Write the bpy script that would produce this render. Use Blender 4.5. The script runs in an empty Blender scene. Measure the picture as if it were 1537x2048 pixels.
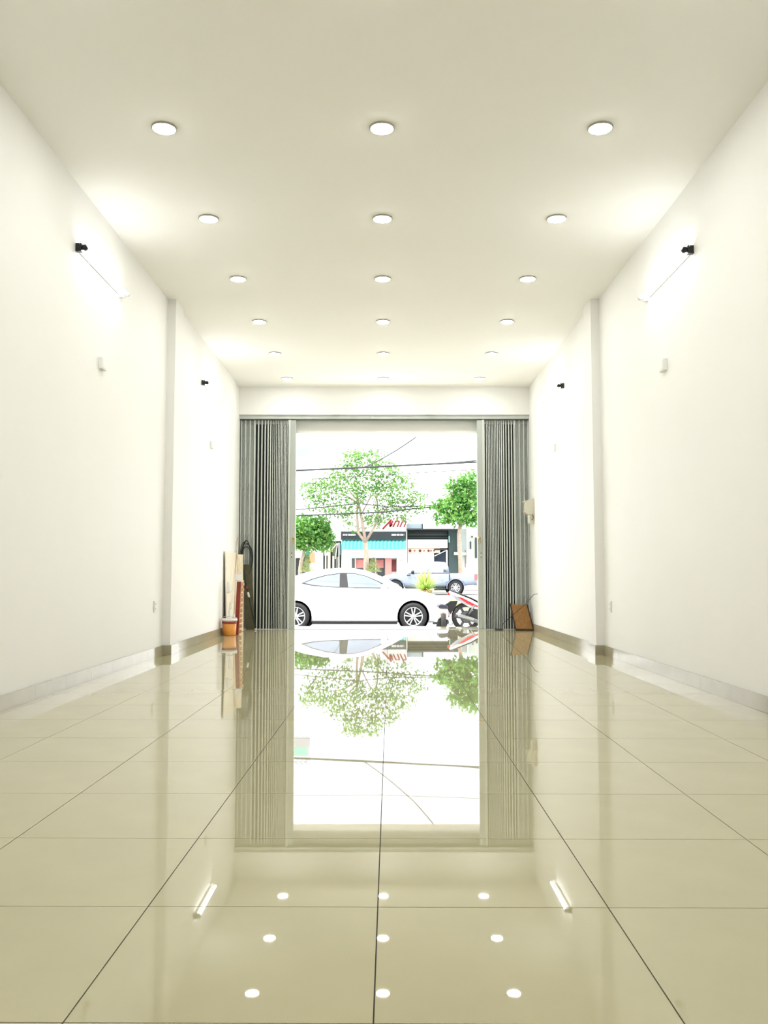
import bpy, bmesh, math, random
from mathutils import Vector, Matrix
random.seed(7)
PI = math.pi
S = bpy.context.scene
COL = S.collection

# ------------------------------------------------------------------ camera
F_PX, PITCH, YAW, CAM_H = 1761.8, 0.0728, -0.0004, 0.86
cd = bpy.data.cameras.new('camera')
cam = bpy.data.objects.new('camera', cd)
COL.objects.link(cam)
cd.sensor_fit = 'VERTICAL'
cd.sensor_height = 24.0
cd.lens = F_PX / 2048 * 24.0
cd.clip_start = 0.05
cd.clip_end = 400
cam.location = (0, 0, CAM_H)
cam.rotation_euler = (PI / 2 + PITCH, 0, -YAW)
S.camera = cam

# ------------------------------------------------------------------ sky, sun, exposure
SKY = 2.6
wd = bpy.data.worlds.new('sky')
S.world = wd
wd.use_nodes = True
bg = wd.node_tree.nodes['Background']
bg.inputs[0].default_value = (0.965, 0.985, 1.0, 1)
bg.inputs[1].default_value = SKY
sl = bpy.data.lights.new('sun', 'SUN')
sl.energy = 6.0
sl.angle = 0.02
sl.color = (1.0, 0.96, 0.88)
sun = bpy.data.objects.new('sun', sl)
COL.objects.link(sun)
sun.location = (-4, 8, 30)
sun.rotation_euler = Vector((0.50, 0.12, -1)).to_track_quat('-Z', 'Y').to_euler()
S.view_settings.view_transform = 'Standard'
S.view_settings.look = 'None'
S.view_settings.exposure = 0.92
S.view_settings.gamma = 1.0
S.view_settings.use_curve_mapping = False
LED = 63.0        # radiance of the round ceiling downlights
TUBE = 11.0       # radiance of the wall tubes


# ------------------------------------------------------------------ pixel helpers (points on real planes)
def ray(u, v):
    x = (u - 768.5) / F_PX
    y = (1024 - v) / F_PX
    return Vector((x, math.cos(PITCH) - y * math.sin(PITCH), math.sin(PITCH) + y * math.cos(PITCH)))


def at(u, v, Y):
    d = ray(u, v)
    t = Y / d.y
    return Vector((0, 0, CAM_H)) + d * t


def at_x(u, v, X):
    d = ray(u, v)
    return Vector((0, 0, CAM_H)) + d * (X / d.x)


def at_z(u, v, Z):
    d = ray(u, v)
    return Vector((0, 0, CAM_H)) + d * ((Z - CAM_H) / d.z)


# ------------------------------------------------------------------ materials
MATS = {}


def mat(name, col, rough=0.5, metal=0.0, vary=0.06, scale=8.0, bump=0.0, bscale=60.0, spec=0.5,
        emit=None, estr=0.0, stretch=None, trans=0.0, alpha=1.0, ior=1.45, coat=0.0):
    if name in MATS:
        return MATS[name]
    m = bpy.data.materials.new(name)
    m.use_nodes = True
    nt = m.node_tree
    b = nt.nodes['Principled BSDF']
    b.inputs['Roughness'].default_value = rough
    b.inputs['Metallic'].default_value = metal
    b.inputs['Specular IOR Level'].default_value = spec
    b.inputs['IOR'].default_value = ior
    b.inputs['Transmission Weight'].default_value = trans
    b.inputs['Alpha'].default_value = alpha
    b.inputs['Coat Weight'].default_value = coat
    tc = nt.nodes.new('ShaderNodeTexCoord')
    mp = nt.nodes.new('ShaderNodeMapping')
    if stretch:
        mp.inputs['Scale'].default_value = stretch
    nt.links.new(tc.outputs['Object'], mp.inputs[0])
    nz = nt.nodes.new('ShaderNodeTexNoise')
    nz.inputs['Scale'].default_value = scale
    nz.inputs['Detail'].default_value = 4
    nt.links.new(mp.outputs[0], nz.inputs['Vector'])
    rp = nt.nodes.new('ShaderNodeValToRGB')
    rp.color_ramp.elements[0].position = 0.3
    rp.color_ramp.elements[1].position = 0.7
    rp.color_ramp.elements[0].color = tuple(max(0, c * (1 - vary)) for c in col) + (1,)
    rp.color_ramp.elements[1].color = tuple(min(1, c * (1 + vary)) for c in col) + (1,)
    nt.links.new(nz.outputs['Fac'], rp.inputs[0])
    nt.links.new(rp.outputs[0], b.inputs['Base Color'])
    if emit:
        b.inputs['Emission Color'].default_value = tuple(emit) + (1,)
        b.inputs['Emission Strength'].default_value = estr
    if bump:
        n2 = nt.nodes.new('ShaderNodeTexNoise')
        n2.inputs['Scale'].default_value = bscale
        nt.links.new(mp.outputs[0], n2.inputs['Vector'])
        bp = nt.nodes.new('ShaderNodeBump')
        bp.inputs['Strength'].default_value = bump
        bp.inputs['Distance'].default_value = 0.01
        nt.links.new(n2.outputs['Fac'], bp.inputs['Height'])
        nt.links.new(bp.outputs[0], b.inputs['Normal'])
    MATS[name] = m
    return m


def leaf_mat(name, c1, c2):
    m = mat(name, c1, 0.5, vary=0.0, scale=2.0)
    nt = m.node_tree
    rp = [n for n in nt.nodes if n.type == 'VALTORGB'][0]
    rp.color_ramp.elements[0].color = c1 + (1,)
    rp.color_ramp.elements[1].color = c2 + (1,)
    nz = [n for n in nt.nodes if n.type == 'TEX_NOISE'][0]
    nz.inputs['Scale'].default_value = 2.2
    b = nt.nodes['Principled BSDF']
    tr = nt.nodes.new('ShaderNodeBsdfTranslucent')
    nt.links.new(rp.outputs[0], tr.inputs[0])
    mx = nt.nodes.new('ShaderNodeMixShader')
    mx.inputs[0].default_value = 0.35
    nt.links.new(b.outputs[0], mx.inputs[1])
    nt.links.new(tr.outputs[0], mx.inputs[2])
    nt.links.new(mx.outputs[0], nt.nodes['Material Output'].inputs[0])
    return m


def emat(name, col, strength):
    if name in MATS:
        return MATS[name]
    m = bpy.data.materials.new(name)
    m.use_nodes = True
    nt = m.node_tree
    nt.nodes.remove(nt.nodes['Principled BSDF'])
    e = nt.nodes.new('ShaderNodeEmission')
    e.inputs[0].default_value = tuple(col) + (1,)
    e.inputs[1].default_value = strength
    nt.links.new(e.outputs[0], nt.nodes['Material Output'].inputs[0])
    MATS[name] = m
    return m


M_WALL = mat('wall_paint', (0.885, 0.882, 0.86), 0.6, vary=0.008, scale=1.5, bump=0.02, bscale=90)
M_CEIL = mat('ceiling_paint', (0.965, 0.957, 0.92), 0.75, vary=0.008, scale=1.2)
M_TILE = mat('floor_tile', (0.43, 0.397, 0.243), 0.014, vary=0.035, scale=3.0, spec=0.62, ior=1.52)
M_GROUT = mat('floor_grout', (0.055, 0.05, 0.04), 0.9)
M_BASE = mat('skirting_tile', (0.40, 0.365, 0.26), 0.10, vary=0.05, scale=4.0, ior=1.5, spec=0.25)
M_GATE = mat('gate_steel', (0.45, 0.485, 0.455), 0.42, metal=0.0, vary=0.08, scale=5.0, stretch=(1, 1, 0.1))
M_GATEL = mat('gate_channel', (0.57, 0.61, 0.575), 0.38, metal=0.0, vary=0.06, scale=6.0, stretch=(1, 1, 0.1))
M_GATED = mat('gate_sheet', (0.085, 0.105, 0.095), 0.5, vary=0.12, scale=6.0, stretch=(1, 1, 0.15))
M_BLACK = mat('black_plastic', (0.012, 0.012, 0.013), 0.45)
M_DARK = mat('dark_void', (0.03, 0.034, 0.036), 0.7)
M_WHITEP = mat('white_plastic', (0.80, 0.80, 0.78), 0.4, vary=0.02)
M_CREAMP = mat('cream_plastic', (0.62, 0.60, 0.49), 0.45, vary=0.04)
M_CHROME = mat('bright_metal', (0.62, 0.62, 0.62), 0.25, metal=0.9)
M_BRASS = mat('brass', (0.60, 0.40, 0.16), 0.3, metal=0.8)
M_CARW = mat('white_car_paint', (0.83, 0.84, 0.86), 0.22, vary=0.0, coat=0.5)
M_GLASSB = mat('sky_toned_glass', (0.13, 0.155, 0.21), 0.04, vary=0.1, scale=2, spec=0.9)  # base colour paled and blued to stand in for reflected sky
M_TIRE = mat('tyre_rubber', (0.02, 0.02, 0.021), 0.8)
M_RIM = mat('alloy_rim', (0.55, 0.56, 0.58), 0.3, metal=0.5)
M_PICK = mat('silver_blue_paint', (0.20, 0.235, 0.30), 0.3, vary=0.03, coat=0.4)
M_RED = mat('red_paint', (0.52, 0.02, 0.03), 0.35)
M_WOODD = mat('brown_board', (0.27, 0.125, 0.028), 0.6, vary=0.25, scale=6, stretch=(6, 6, 0.7))
M_PLY = mat('pale_plywood', (0.80, 0.73, 0.60), 0.6, vary=0.10, scale=5, stretch=(8, 8, 0.6))
M_BARK = mat('pale_bark', (0.34, 0.27, 0.21), 0.85, vary=0.2, scale=9)


# ------------------------------------------------------------------ mesh helpers
class MB:
    def __init__(s):
        s.v, s.f, s.sm = [], [], []

    def add(s, vs, fs, smooth=False):
        o = len(s.v)
        s.v += [tuple(p) for p in vs]
        s.f += [tuple(i + o for i in f) for f in fs]
        s.sm += [smooth] * len(fs)
        return s

    def box(s, a, b):
        x0, y0, z0 = (min(a[i], b[i]) for i in range(3))
        x1, y1, z1 = (max(a[i], b[i]) for i in range(3))
        return s.add([(x0, y0, z0), (x1, y0, z0), (x1, y1, z0), (x0, y1, z0), (x0, y0, z1), (x1, y0, z1), (x1, y1, z1), (x0, y1, z1)],
                     [(0, 3, 2, 1), (4, 5, 6, 7), (0, 1, 5, 4), (1, 2, 6, 5), (2, 3, 7, 6), (3, 0, 4, 7)])

    def bar(s, p, q, w, t, up=(0, 0, 1)):
        """rectangular bar from p to q, w wide, t thick (thickness along `up` cross)"""
        p, q, up = Vector(p), Vector(q), Vector(up)
        d = (q - p).normalized()
        a = d.cross(up)
        if a.length < 1e-4:
            a = d.cross(Vector((1, 0, 0)))
        a.normalize()
        b = a.cross(d).normalized()
        a, b = a * w / 2, b * t / 2
        vs = [p - a - b, p + a - b, p + a + b, p - a + b, q - a - b, q + a - b, q + a + b, q - a + b]
        return s.add(vs, [(0, 3, 2, 1), (4, 5, 6, 7), (0, 1, 5, 4), (1, 2, 6, 5), (2, 3, 7, 6), (3, 0, 4, 7)])

    def tube(s, pts, r, n=8, cap=True):
        pts = [Vector(p) for p in pts]
        rs = r if isinstance(r, (list, tuple)) else [r] * len(pts)
        rings, prev = [], None
        for i, p in enumerate(pts):
            d = (pts[min(i + 1, len(pts) - 1)] - pts[max(i - 1, 0)]).normalized()
            if prev is None:
                a = d.orthogonal().normalized()
            else:
                a = (prev - d * prev.dot(d))
                a = a.normalized() if a.length > 1e-5 else d.orthogonal().normalized()
            prev = a
            b = d.cross(a)
            rings.append([p + (a * math.cos(2 * PI * k / n) + b * math.sin(2 * PI * k / n)) * rs[i] for k in range(n)])
        vs = [q for g in rings for q in g]
        fs = [(i * n + k, i * n + (k + 1) % n, (i + 1) * n + (k + 1) % n, (i + 1) * n + k) for i in range(len(pts) - 1) for k in range(n)]
        if cap:
            fs += [tuple(range(n - 1, -1, -1)), tuple((len(pts) - 1) * n + k for k in range(n))]
        return s.add(vs, fs, True)

    def lathe(s, prof, axis='z', c=(0, 0, 0), n=24, smooth=True, close=False):
        """prof: (r, h) pairs, revolved about axis through c"""
        vs = []
        for r, h in prof:
            for k in range(n):
                a = 2 * PI * k / n
                x, y = r * math.cos(a), r * math.sin(a)
                p = {'z': (x, y, h), 'y': (x, h, y), 'x': (h, x, y)}[axis]
                vs.append((p[0] + c[0], p[1] + c[1], p[2] + c[2]))
        m = len(prof)
        fs = [(i * n + k, i * n + (k + 1) % n, (i + 1) * n + (k + 1) % n, (i + 1) * n + k) for i in range(m - 1) for k in range(n)]
        if close:
            fs += [tuple(range(n - 1, -1, -1)), tuple((m - 1) * n + k for k in range(n))]
        return s.add(vs, fs, smooth)

    def prism(s, poly, fn, d):
        """poly: 2-D points; fn maps (a, b, depth) to 3-D; extruded 0..d"""
        n = len(poly)
        vs = [fn(a, b, 0) for a, b in poly] + [fn(a, b, d) for a, b in poly]
        fs = [tuple(range(n)), tuple(range(2 * n - 1, n - 1, -1))]
        fs += [(i, i + n, (i + 1) % n + n, (i + 1) % n) for i in range(n)]
        return s.add(vs, fs)

    def mesh(s, name, m):
        me = bpy.data.meshes.new(name)
        me.from_pydata(s.v, [], s.f)
        me.polygons.foreach_set('use_smooth', s.sm)
        bm = bmesh.new()
        bm.from_mesh(me)
        bmesh.ops.recalc_face_normals(bm, faces=bm.faces)
        bm.to_mesh(me)
        bm.free()
        if m:
            me.materials.append(m)
        return me

    def build(s, name, m, parent=None, loc=None, bevel=0.0):
        o = bpy.data.objects.new(name, s.mesh(name, m))
        COL.objects.link(o)
        if parent:
            o.parent = parent
        if loc is not None:
            o.location = loc
        if bevel:
            md = o.modifiers.new('bevel', 'BEVEL')
            md.width = bevel
            md.segments = 2
            md.limit_method = 'ANGLE'
        return o


def inst(name, me, parent, loc=(0, 0, 0), rot=(0, 0, 0), scale=(1, 1, 1)):
    o = bpy.data.objects.new(name, me)
    COL.objects.link(o)
    o.parent = parent
    o.location, o.rotation_euler, o.scale = loc, rot, scale
    return o


def tag(o, label=None, cat=None, group=None, kind=None):
    if label: o['label'] = label
    if cat: o['category'] = cat
    if group: o['group'] = group
    if kind: o['kind'] = kind
    return o


def thing(name, label, cat, loc=(0, 0, 0), rz=0.0, group=None):
    o = bpy.data.objects.new(name, None)
    COL.objects.link(o)
    o.empty_display_size = 0.1
    o.location = loc
    o.rotation_euler = (0, 0, rz)
    return tag(o, label, cat, group)


def bake(o, name=None):
    """apply the modifiers of o"""
    bpy.context.view_layer.update()
    dg = bpy.context.evaluated_depsgraph_get()
    me = bpy.data.meshes.new_from_object(o.evaluated_get(dg))
    o.modifiers.clear()
    o.data = me
    return o


def copy_tree(o, parent=None):
    c = o.copy()
    COL.objects.link(c)
    if parent:
        c.parent = parent
    for ch in [k for k in o.children]:
        copy_tree(ch, c)
    return c


def text_mesh(body, size, m, extrude=0.004, shear=0.0, name='lettering', align='CENTER'):
    """lettering in the local x-z plane, facing -y"""
    cu = bpy.data.curves.new('txt', 'FONT')
    cu.body = body
    cu.size = size
    cu.extrude = extrude
    cu.shear = shear
    cu.offset = 0.004 if shear else 0.0
    cu.align_x = align
    cu.align_y = 'CENTER'
    cu.resolution_u = 3
    o = bpy.data.objects.new('txt', cu)
    COL.objects.link(o)
    bpy.context.view_layer.update()
    me = bpy.data.meshes.new_from_object(o.evaluated_get(bpy.context.evaluated_depsgraph_get()))
    bpy.data.objects.remove(o)
    me.transform(Matrix.Rotation(PI / 2, 4, 'X'))
    me.materials.clear()
    me.materials.append(m)
    me.name = name
    return me


# ------------------------------------------------------------------ the room
H = 3.978
WL, WR = -2.440, 2.421        # near side walls
CL, CR = -2.349, 2.324        # pilaster faces
BL, BR = -2.394, 2.389        # far side walls
YP, YP2 = 9.735, 10.10        # pilaster front, back
YB, YE = 14.35, 15.00         # inner face of the front wall, outer face
Y0 = -2.6                     # back wall
RAILZ = 3.516


def struct(name, mb, m, parent=None):
    o = mb.build(name, m, parent)
    if not parent:
        o['kind'] = 'structure'
    return o


def side_wall(name, x, xc, xb, s):
    mb = MB()
    xo = s * 2.75
    poly = [(x, Y0 - .2), (x, YP), (xc, YP), (xc, YP2), (xb, YP2), (xb, YE), (xo, YE), (xo, Y0 - .2)]
    mb.prism(poly, lambda a, b, d: (a, b, d - 0.3), H + 0.3 + 0.05)
    return struct(name, mb, M_WALL)


tag(side_wall('wall_left', WL, CL, BL, -1), 'cream white left wall with a shallow pilaster two thirds along')
tag(side_wall('wall_right', WR, CR, BR, 1), 'cream white right wall with a shallow pilaster two thirds along')
struct('ceiling', MB().box((-2.75, Y0 - .2, H), (2.75, YE, H + .2)), M_CEIL)
struct('wall_back', MB().box((WL, Y0 - .2, -.3), (WR, Y0, H)), M_WALL)
# front wall above the opening: inner fascia, then a deeper beam that hangs lower behind the gate rail
fw = MB()
fw.prism([(YB, RAILZ), (YB, H), (YE - .001, H), (YE - .001, 3.25), (14.62, 3.25), (14.62, RAILZ)],
         lambda a, b, d: (BL + d, a, b), BR - BL)
fwo = struct('wall_front', fw, M_WALL)
# storey above on the outside of the building
struct('trim_1', MB().box((-2.9, YE - .25, H + .2), (2.9, YE, 6.6)), M_WALL)

# floor: grout bed with single tiles
TILE, TR, T0X, T0Y = 0.6, -0.0067, -0.033, 2.3645
FLOOR_END = 15.15
floor = struct('floor', MB().box((-2.6, Y0 - .1, -.30), (2.6, FLOOR_END, -.0025)), M_GROUT)


def clip(poly, ax, lim, keep_less):
    out = []
    for i in range(len(poly)):
        p, q = poly[i], poly[(i + 1) % len(poly)]
        ip = (p[ax] <= lim) == keep_less
        iq = (q[ax] <= lim) == keep_less
        if ip: out.append(p)
        if ip != iq:
            t = (lim - p[ax]) / (q[ax] - p[ax])
            out.append((p[0] + t * (q[0] - p[0]), p[1] + t * (q[1] - p[1])))
    return out


g = 0.0016
tm = MB().box((g, g, -.012), (TILE - g, TILE - g, 0)).mesh('tile', M_TILE)
ct, st = math.cos(TR), math.sin(TR)
for i in range(-5, 5):
    for j in range(-9, 23):
        cor = []
        for (a, b) in ((0, 0), (1, 0), (1, 1), (0, 1)):
            x = T0X + i * TILE + (TILE - g if a else g)
            y = T0Y + j * TILE + (TILE - g if b else g)
            cor.append((x * ct - y * st, x * st + y * ct))
        q = cor
        for ax, lim, less in ((0, WL, False), (0, WR, True), (1, Y0, False), (1, FLOOR_END, True)):
            q = clip(q, ax, lim, less) if len(q) > 2 else []
        if len(q) < 3:
            continue
        ar = abs(sum(q[k][0] * q[(k + 1) % len(q)][1] - q[(k + 1) % len(q)][0] * q[k][1] for k in range(len(q)))) / 2
        if ar < .004:
            continue
        if len(q) == 4 and all(abs(q[k][0] - cor[k][0]) + abs(q[k][1] - cor[k][1]) < 1e-9 for k in range(4)):
            x, y = T0X + i * TILE, T0Y + j * TILE
            inst('tile', tm, floor, (x * ct - y * st, x * st + y * ct, 0), (0, 0, TR))
        else:
            MB().prism(q, lambda a, b, d: (a, b, -d), .012).build('tile', M_TILE, floor)

# skirting: each wall run is a band with single skirting tiles
BH = 0.105


def skirting(name, runs):
    root = MB()
    pieces = []
    for (ax, c, s, a, b) in runs:     # ax: 'x' wall plane x=c facing s, from y a..b ; 'y' plane y=c facing s
        p = (min(c, c + s * .006), a, 0), (max(c, c + s * .006), b, BH - .002)
        if ax == 'y':
            p = (a, min(c, c + s * .006), 0), (b, max(c, c + s * .006), BH - .002)
        root.box(*p)
        n = max(1, round((b - a) / .6))
        for k in range(n):
            u, v = a + (b - a) * k / n + .0008, a + (b - a) * (k + 1) / n - .0008
            if ax == 'x':
                pieces.append(((c + s * .0062, u, .0005), (c + s * .014, v, BH)))
            else:
                pieces.append(((u, c + s * .0062, .0005), (v, c + s * .014, BH)))
    o = struct(name, root, M_GROUT)
    for a, b in pieces:
        MB().box(a, b).build('skirting_tile', M_BASE, o)


skirting('baseboard_left', [('x', WL, 1, Y0, YP - .014), ('y', YP, -1, WL, CL + .014), ('x', CL, 1, YP, YP2), ('x', BL, 1, YP2, 14.2)])
skirting('baseboard_right', [('x', WR, -1, Y0, YP - .014), ('y', YP, -1, CR - .014, WR), ('x', CR, -1, YP, YP2), ('x', BR, -1, YP2, 14.2)])

# ------------------------------------------------------------------ ceiling downlights
M_LED = emat('downlight_glow', (1.0, 0.99, 0.955), LED)
M_LRIM = mat('downlight_rim', (0.40, 0.38, 0.32), 0.4, vary=0.02)
ly0, ldy = 5.9227, 1.5575
rim_me = MB().lathe([(.088, 0), (.088, -.010), (.083, -.014), (.077, -.013), (.076, -.004)], n=40).mesh('rim', M_LRIM)
dif_me = MB().lathe([(.0005, -.020), (.04, -.0197), (.068, -.0183), (.0755, -.0153), (.0755, -.004)], n=40).mesh('diffuser', M_LED)
ORD = ['', 'first', 'second', 'third', 'fourth', 'fifth']
ROWN = ['nearest', 'second', 'third', 'fourth', 'fifth', 'farthest']
for r in range(-5, 6):
    for x, side in ((-1.5346, 'left end'), (-0.0169, 'middle'), (1.5047, 'right end')):
        lab = f'round lit ceiling downlight at the {side} of the {ROWN[r]} row' + (' from the camera' if r not in (0, 5) else '')
        if r < 0:  # unseen rows, added to brighten the near end of the room
            lab = f'added round lit downlight, {side} of the {ORD[-r]} row overhead out of the frame'
        t = thing('ceiling_downlight', lab, 'ceiling light', (x, ly0 + r * ldy, H), 0, 'ceiling downlights')
        inst('rim', rim_me, t)
        inst('diffuser', dif_me, t)

# ------------------------------------------------------------------ wall tubes
M_TUBE = emat('tube_glow', (0.96, 0.98, 1.0), TUBE)


def tube_light(s, xw, u0, v0, u1, v1, label):
    off = .07
    a = at_x(u0, v0, xw + s * off)
    b = at_x(u1, v1, xw + s * off)
    z = (a.z + b.z) / 2
    y0, y1 = a.y, b.y
    L = y1 - y0
    t = thing('tube_light', label, 'tube light', (xw, y0, z), 0, 'wall tube lights')
    MB().box((0, .05, -.018), (s * .030, L - .05, .018)).build('batten', M_WHITEP, t, bevel=.004)
    MB().tube([(s * off, .012, 0), (s * off, L - .012, 0)], .014, 14).build('glass_tube', M_TUBE, t)
    for yy, me, nm in ((-.025, M_BLACK, 0), (L - .015, M_WHITEP, 1)):
        mb = MB()
        mb.box((0, yy, -.032), (s * .045, yy + .04, .032))
        mb.box((s * .045, yy + .006, -.014), (s * .06, yy + .034, .014))
        mb.lathe([(.006, yy), (.021, yy + .002), (.021, yy + .036), (.006, yy + .038)], 'y', (s * off, 0, 0), 16, close=True)
        mb.build('end_socket', me, t)
    mb = MB().lathe([(.0005, L + .026), (.010, L + .026), (.010, L + .020)], 'y', (s * off, 0, -.005), 10)
    mb.build('end_pin_cap', M_BLACK, t)
    cb = MB().tube([(s * .03, -.02, .02), (s * .05, -.05, .035), (s * .085, -.045, .02), (s * .10, -.02, -.01)], .003, 6)
    cb.build('lead_wire', M_WHITEP, t)


tube_light(1, WL, 170, 495, 254, 589, 'lit tube lamp high on the left wall, before the pilaster')
tube_light(-1, WR, 1368, 501, 1281, 595, 'lit tube lamp high on the right wall, before the pilaster')
tube_light(1, WL, -1090, -900, -480, -240, 'added lit tube lamp on the left wall beside the camera, out of the frame')  # unseen tube pair, added to lift the near ceiling
tube_light(-1, WR, 2627, -900, 2017, -240, 'added lit tube lamp on the right wall beside the camera, out of the frame')
tube_light(1, BL, 414, 763, 444, 801, 'lit tube lamp on the left wall beyond the pilaster, near the gate')
tube_light(-1, BR, 1117, 768, 1089, 806, 'lit tube lamp on the right wall beyond the pilaster, near the gate')


# ------------------------------------------------------------------ wall plates
def wall_plate(s, xw, u, v, w, h, d, label, name='wall_box', cat='wall box', outlet=False):
    p = at_x(u, v, xw + s * .01)
    t = thing(name, label, cat, (xw, p.y, p.z), 0, 'small wall plates')
    MB().box((0, -w / 2, -h / 2), (s * d, w / 2, h / 2)).build('cover', M_WALL if not outlet else M_WHITEP, t, bevel=.003)
    MB().box((s * d, -w / 2 + .012, -h / 2 + .012), (s * (d + .003), w / 2 - .012, h / 2 - .012)).build('face', M_WALL if not outlet else M_WHITEP, t)
    if outlet:
        for dz in (-.025, .025):
            MB().box((s * (d + .003), -.012, dz - .003), (s * (d + .0045), .012, dz + .003)).build('socket_slot', M_BLACK, t)


wall_plate(1, WL, 203, 728, .12, .10, .035, 'small white box on the left wall below the near tube lamp')
wall_plate(-1, WR, 1328, 731, .12, .10, .035, 'small white box on the right wall below the near tube lamp')
wall_plate(1, BL, 423, 890, .12, .10, .03, 'small white box on the far left wall below the far tube lamp')
wall_plate(-1, BR, 1109, 896, .12, .10, .03, 'small white box on the far right wall below the far tube lamp')
wall_plate(1, WL, 310, 1213, .075, .12, .012, 'white power outlet low on the left wall beside the pilaster', 'power_outlet', 'outlet', True)
wall_plate(-1, WR, 1220, 1213, .075, .12, .012, 'white power outlet low on the right wall beside the pilaster', 'power_outlet', 'outlet', True)

# ------------------------------------------------------------------ folding gates
GY = 14.46                    # plane of the gate fronts
GT = 3.455                    # underside of the rail
rail = thing('gate_rail', 'long grey steel head rail across the top of the opening', 'rail', (0, GY, RAILZ))
MB().box((BL, -.06, -.062), (BR, .10, -.002)).build('track_channel', M_GATEL, rail)
MB().box((BL, -.045, -.075), (BR, .08, -.062)).build('lower_lip', M_GATED, rail)
for u in (672, 858):
    x = at(u, 829, GY - .06).x
    MB().box((x - .06, -.085, .0), (x + .06, -.058, .018)).build('hanger_bracket', M_BLACK, rail)
MB().box((-.205, -.066, -.045), (-.19, -.06, -.015)).build('pale_mark', M_WHITEP, rail)
sill = MB().box((BL + .015, 14.385, 0.0003), (BR - .015, 14.415, .006)).build('floor_track', M_GATEL)
tag(sill, 'thin steel floor track of the folding gates across the threshold', 'floor track')


def gate(sgn, posts_px, wide_px, lead_px, label):
    t = thing('folding_gate', label, 'gate', (0, GY, 0.001), 0, 'folding steel gates')
    X = lambda u: at(u, 1000, GY).x
    hz = GT - .016
    ch = MB()
    # a U-shaped upright: web with two side flanges
    ch.box((-.010, 0, 0), (.010, .004, 1)).box((-.010, .004, 0), (-.0075, .034, 1)).box((.0075, .004, 0), (.010, .034, 1))
    ch_me = ch.mesh('upright', M_GATEL)
    top = at(540, 850, GY).z - .012
    prev = None
    for k, u in enumerate(posts_px):
        x = X(u)
        w = .85 if k < 6 else .52
        inst('upright', ch_me, t, (x, 0, 0), (0, 0, 0), (w, 1, hz))
        inst('upright_sleeve', ch_me, t, (x, -.014, 0.004), (0, 0, 0), (w * 1.12, 1, top))
        if prev is not None:
            xm = (x + prev) / 2
            mb = MB()
            mb.prism([(prev + sgn * .006, .02), (xm, .075), (x - sgn * .006, .02), (x - sgn * .006, .023), (xm, .079), (prev + sgn * .006, .023)],
                     lambda a, b, d: (a, b, d), hz - .06)
            mb.build('folded_sheet', M_GATED, t)
        prev = x
    # wide open leaves next to the wall, with their scissor lattice
    rows = [880, 917, 969, 985, 1034, 1070, 1122, 1137, 1192]
    wx = [X(u) for u in wide_px]
    for k in range(len(wx)):
        inst('upright', ch_me, t, (wx[k], -.004, 0), (0, 0, 0), (.7, 1, hz))
    for k in range(len(wx) - 1):
        a, b = wx[k], wx[k + 1]
        lo, hi = min(a, b), max(a, b)
        mb = MB()
        n = 6
        poly = [(lo + (hi - lo) * i / n, .05 + .006 * math.sin(PI * i / n)) for i in range(n + 1)]
        poly += [(p, q + .002) for p, q in reversed(poly)]
        mb.prism(poly, lambda p, q, d: (p, q, d), hz - .05)
        mb.build('leaf_sheet', M_GATE, t)
    cw = abs(wx[1] - wx[0])
    lb = MB().bar((-cw / 2, 0, -.075), (cw / 2, 0, .075), .004, .012, (0, 1, 0)).mesh('lattice_bar', M_GATEL)
    for v in rows:
        z = at(490, v, GY).z - .012
        for k in range(len(wx) - 1):
            xm = (wx[k] + wx[k + 1]) / 2
            inst('lattice_bar', lb, t, (xm, .016, z))
            inst('lattice_bar', lb, t, (xm, .022, z), (0, 0, PI))
    jx = BL if sgn > 0 else BR
    MB().box((jx + sgn * .001, .0, 0), (wx[0] - sgn * .006, .06, hz)).build('wall_jamb', M_GATED, t)
    # leading post
    a, b = sorted((X(lead_px[0]), X(lead_px[1])))
    lp = MB().box((a, -.03, 0), (b, .05, hz)).build('leading_post', M_GATE, t, bevel=.006)
    c = a + .018 if sgn > 0 else b - .018
    MB().box((c - .018, -.042, 0.0), (c + .018, -.0305, hz)).build('edge_strip', M_GATEL, t)
    zl = at(590, 1075, GY).z - .012
    ce = b if sgn > 0 else a
    kb = MB().lathe([(.0005, -.085), (.018, -.083), (.024, -.072), (.018, -.06), (.010, -.055), (.010, -.03)], 'y', (ce - sgn * .02, 0, zl), 16)
    kb.lathe([(.020, -.036), (.020, -.031)], 'y', (ce - sgn * .02, 0, zl + .0), 16, close=True)
    kb.build('lock_knob', M_BRASS, t)
    MB().tube([(ce - sgn * .02, -.04, zl - .02), (ce - sgn * .045, -.06, zl - .05), (ce - sgn * .02, -.045, zl - .09)], .006, 8).build('latch_hook', M_BRASS, t)
    zs = at(590, 1109, GY).z - .012
    for dz in (-.032, .032):
        MB().box((c + sgn * .05 - .006, -.0345, zs + dz - .012), (c + sgn * .05 + .006, -.0305, zs + dz + .012)).build('key_slot', M_BLACK, t)
    MB().box((c + sgn * .05 - .009, -.033, zs - .05), (c + sgn * .05 + .009, -.0302, zs + .05)).build('slot_plate', M_GATEL, t)
    return t


gate(1, [508.5, 515.5, 522.5, 529, 534.8, 540, 544.5, 548.4, 552, 555.4, 558.6, 561.8, 564.6, 567.4, 570.2, 573.2, 576.5],
     [481, 489.5, 498.5, 507], (576, 591), 'grey steel folding gate pushed back against the left wall')
gate(-1, [1029, 1024, 1018.5, 1013, 1008, 1003.5, 999.5, 996, 992.8, 989.6, 986.5, 983.4, 980.3, 977, 973.5, 969.5],
     [1057, 1048.5, 1040, 1031], (954.5, 969), 'grey steel folding gate pushed back against the right wall')

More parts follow.
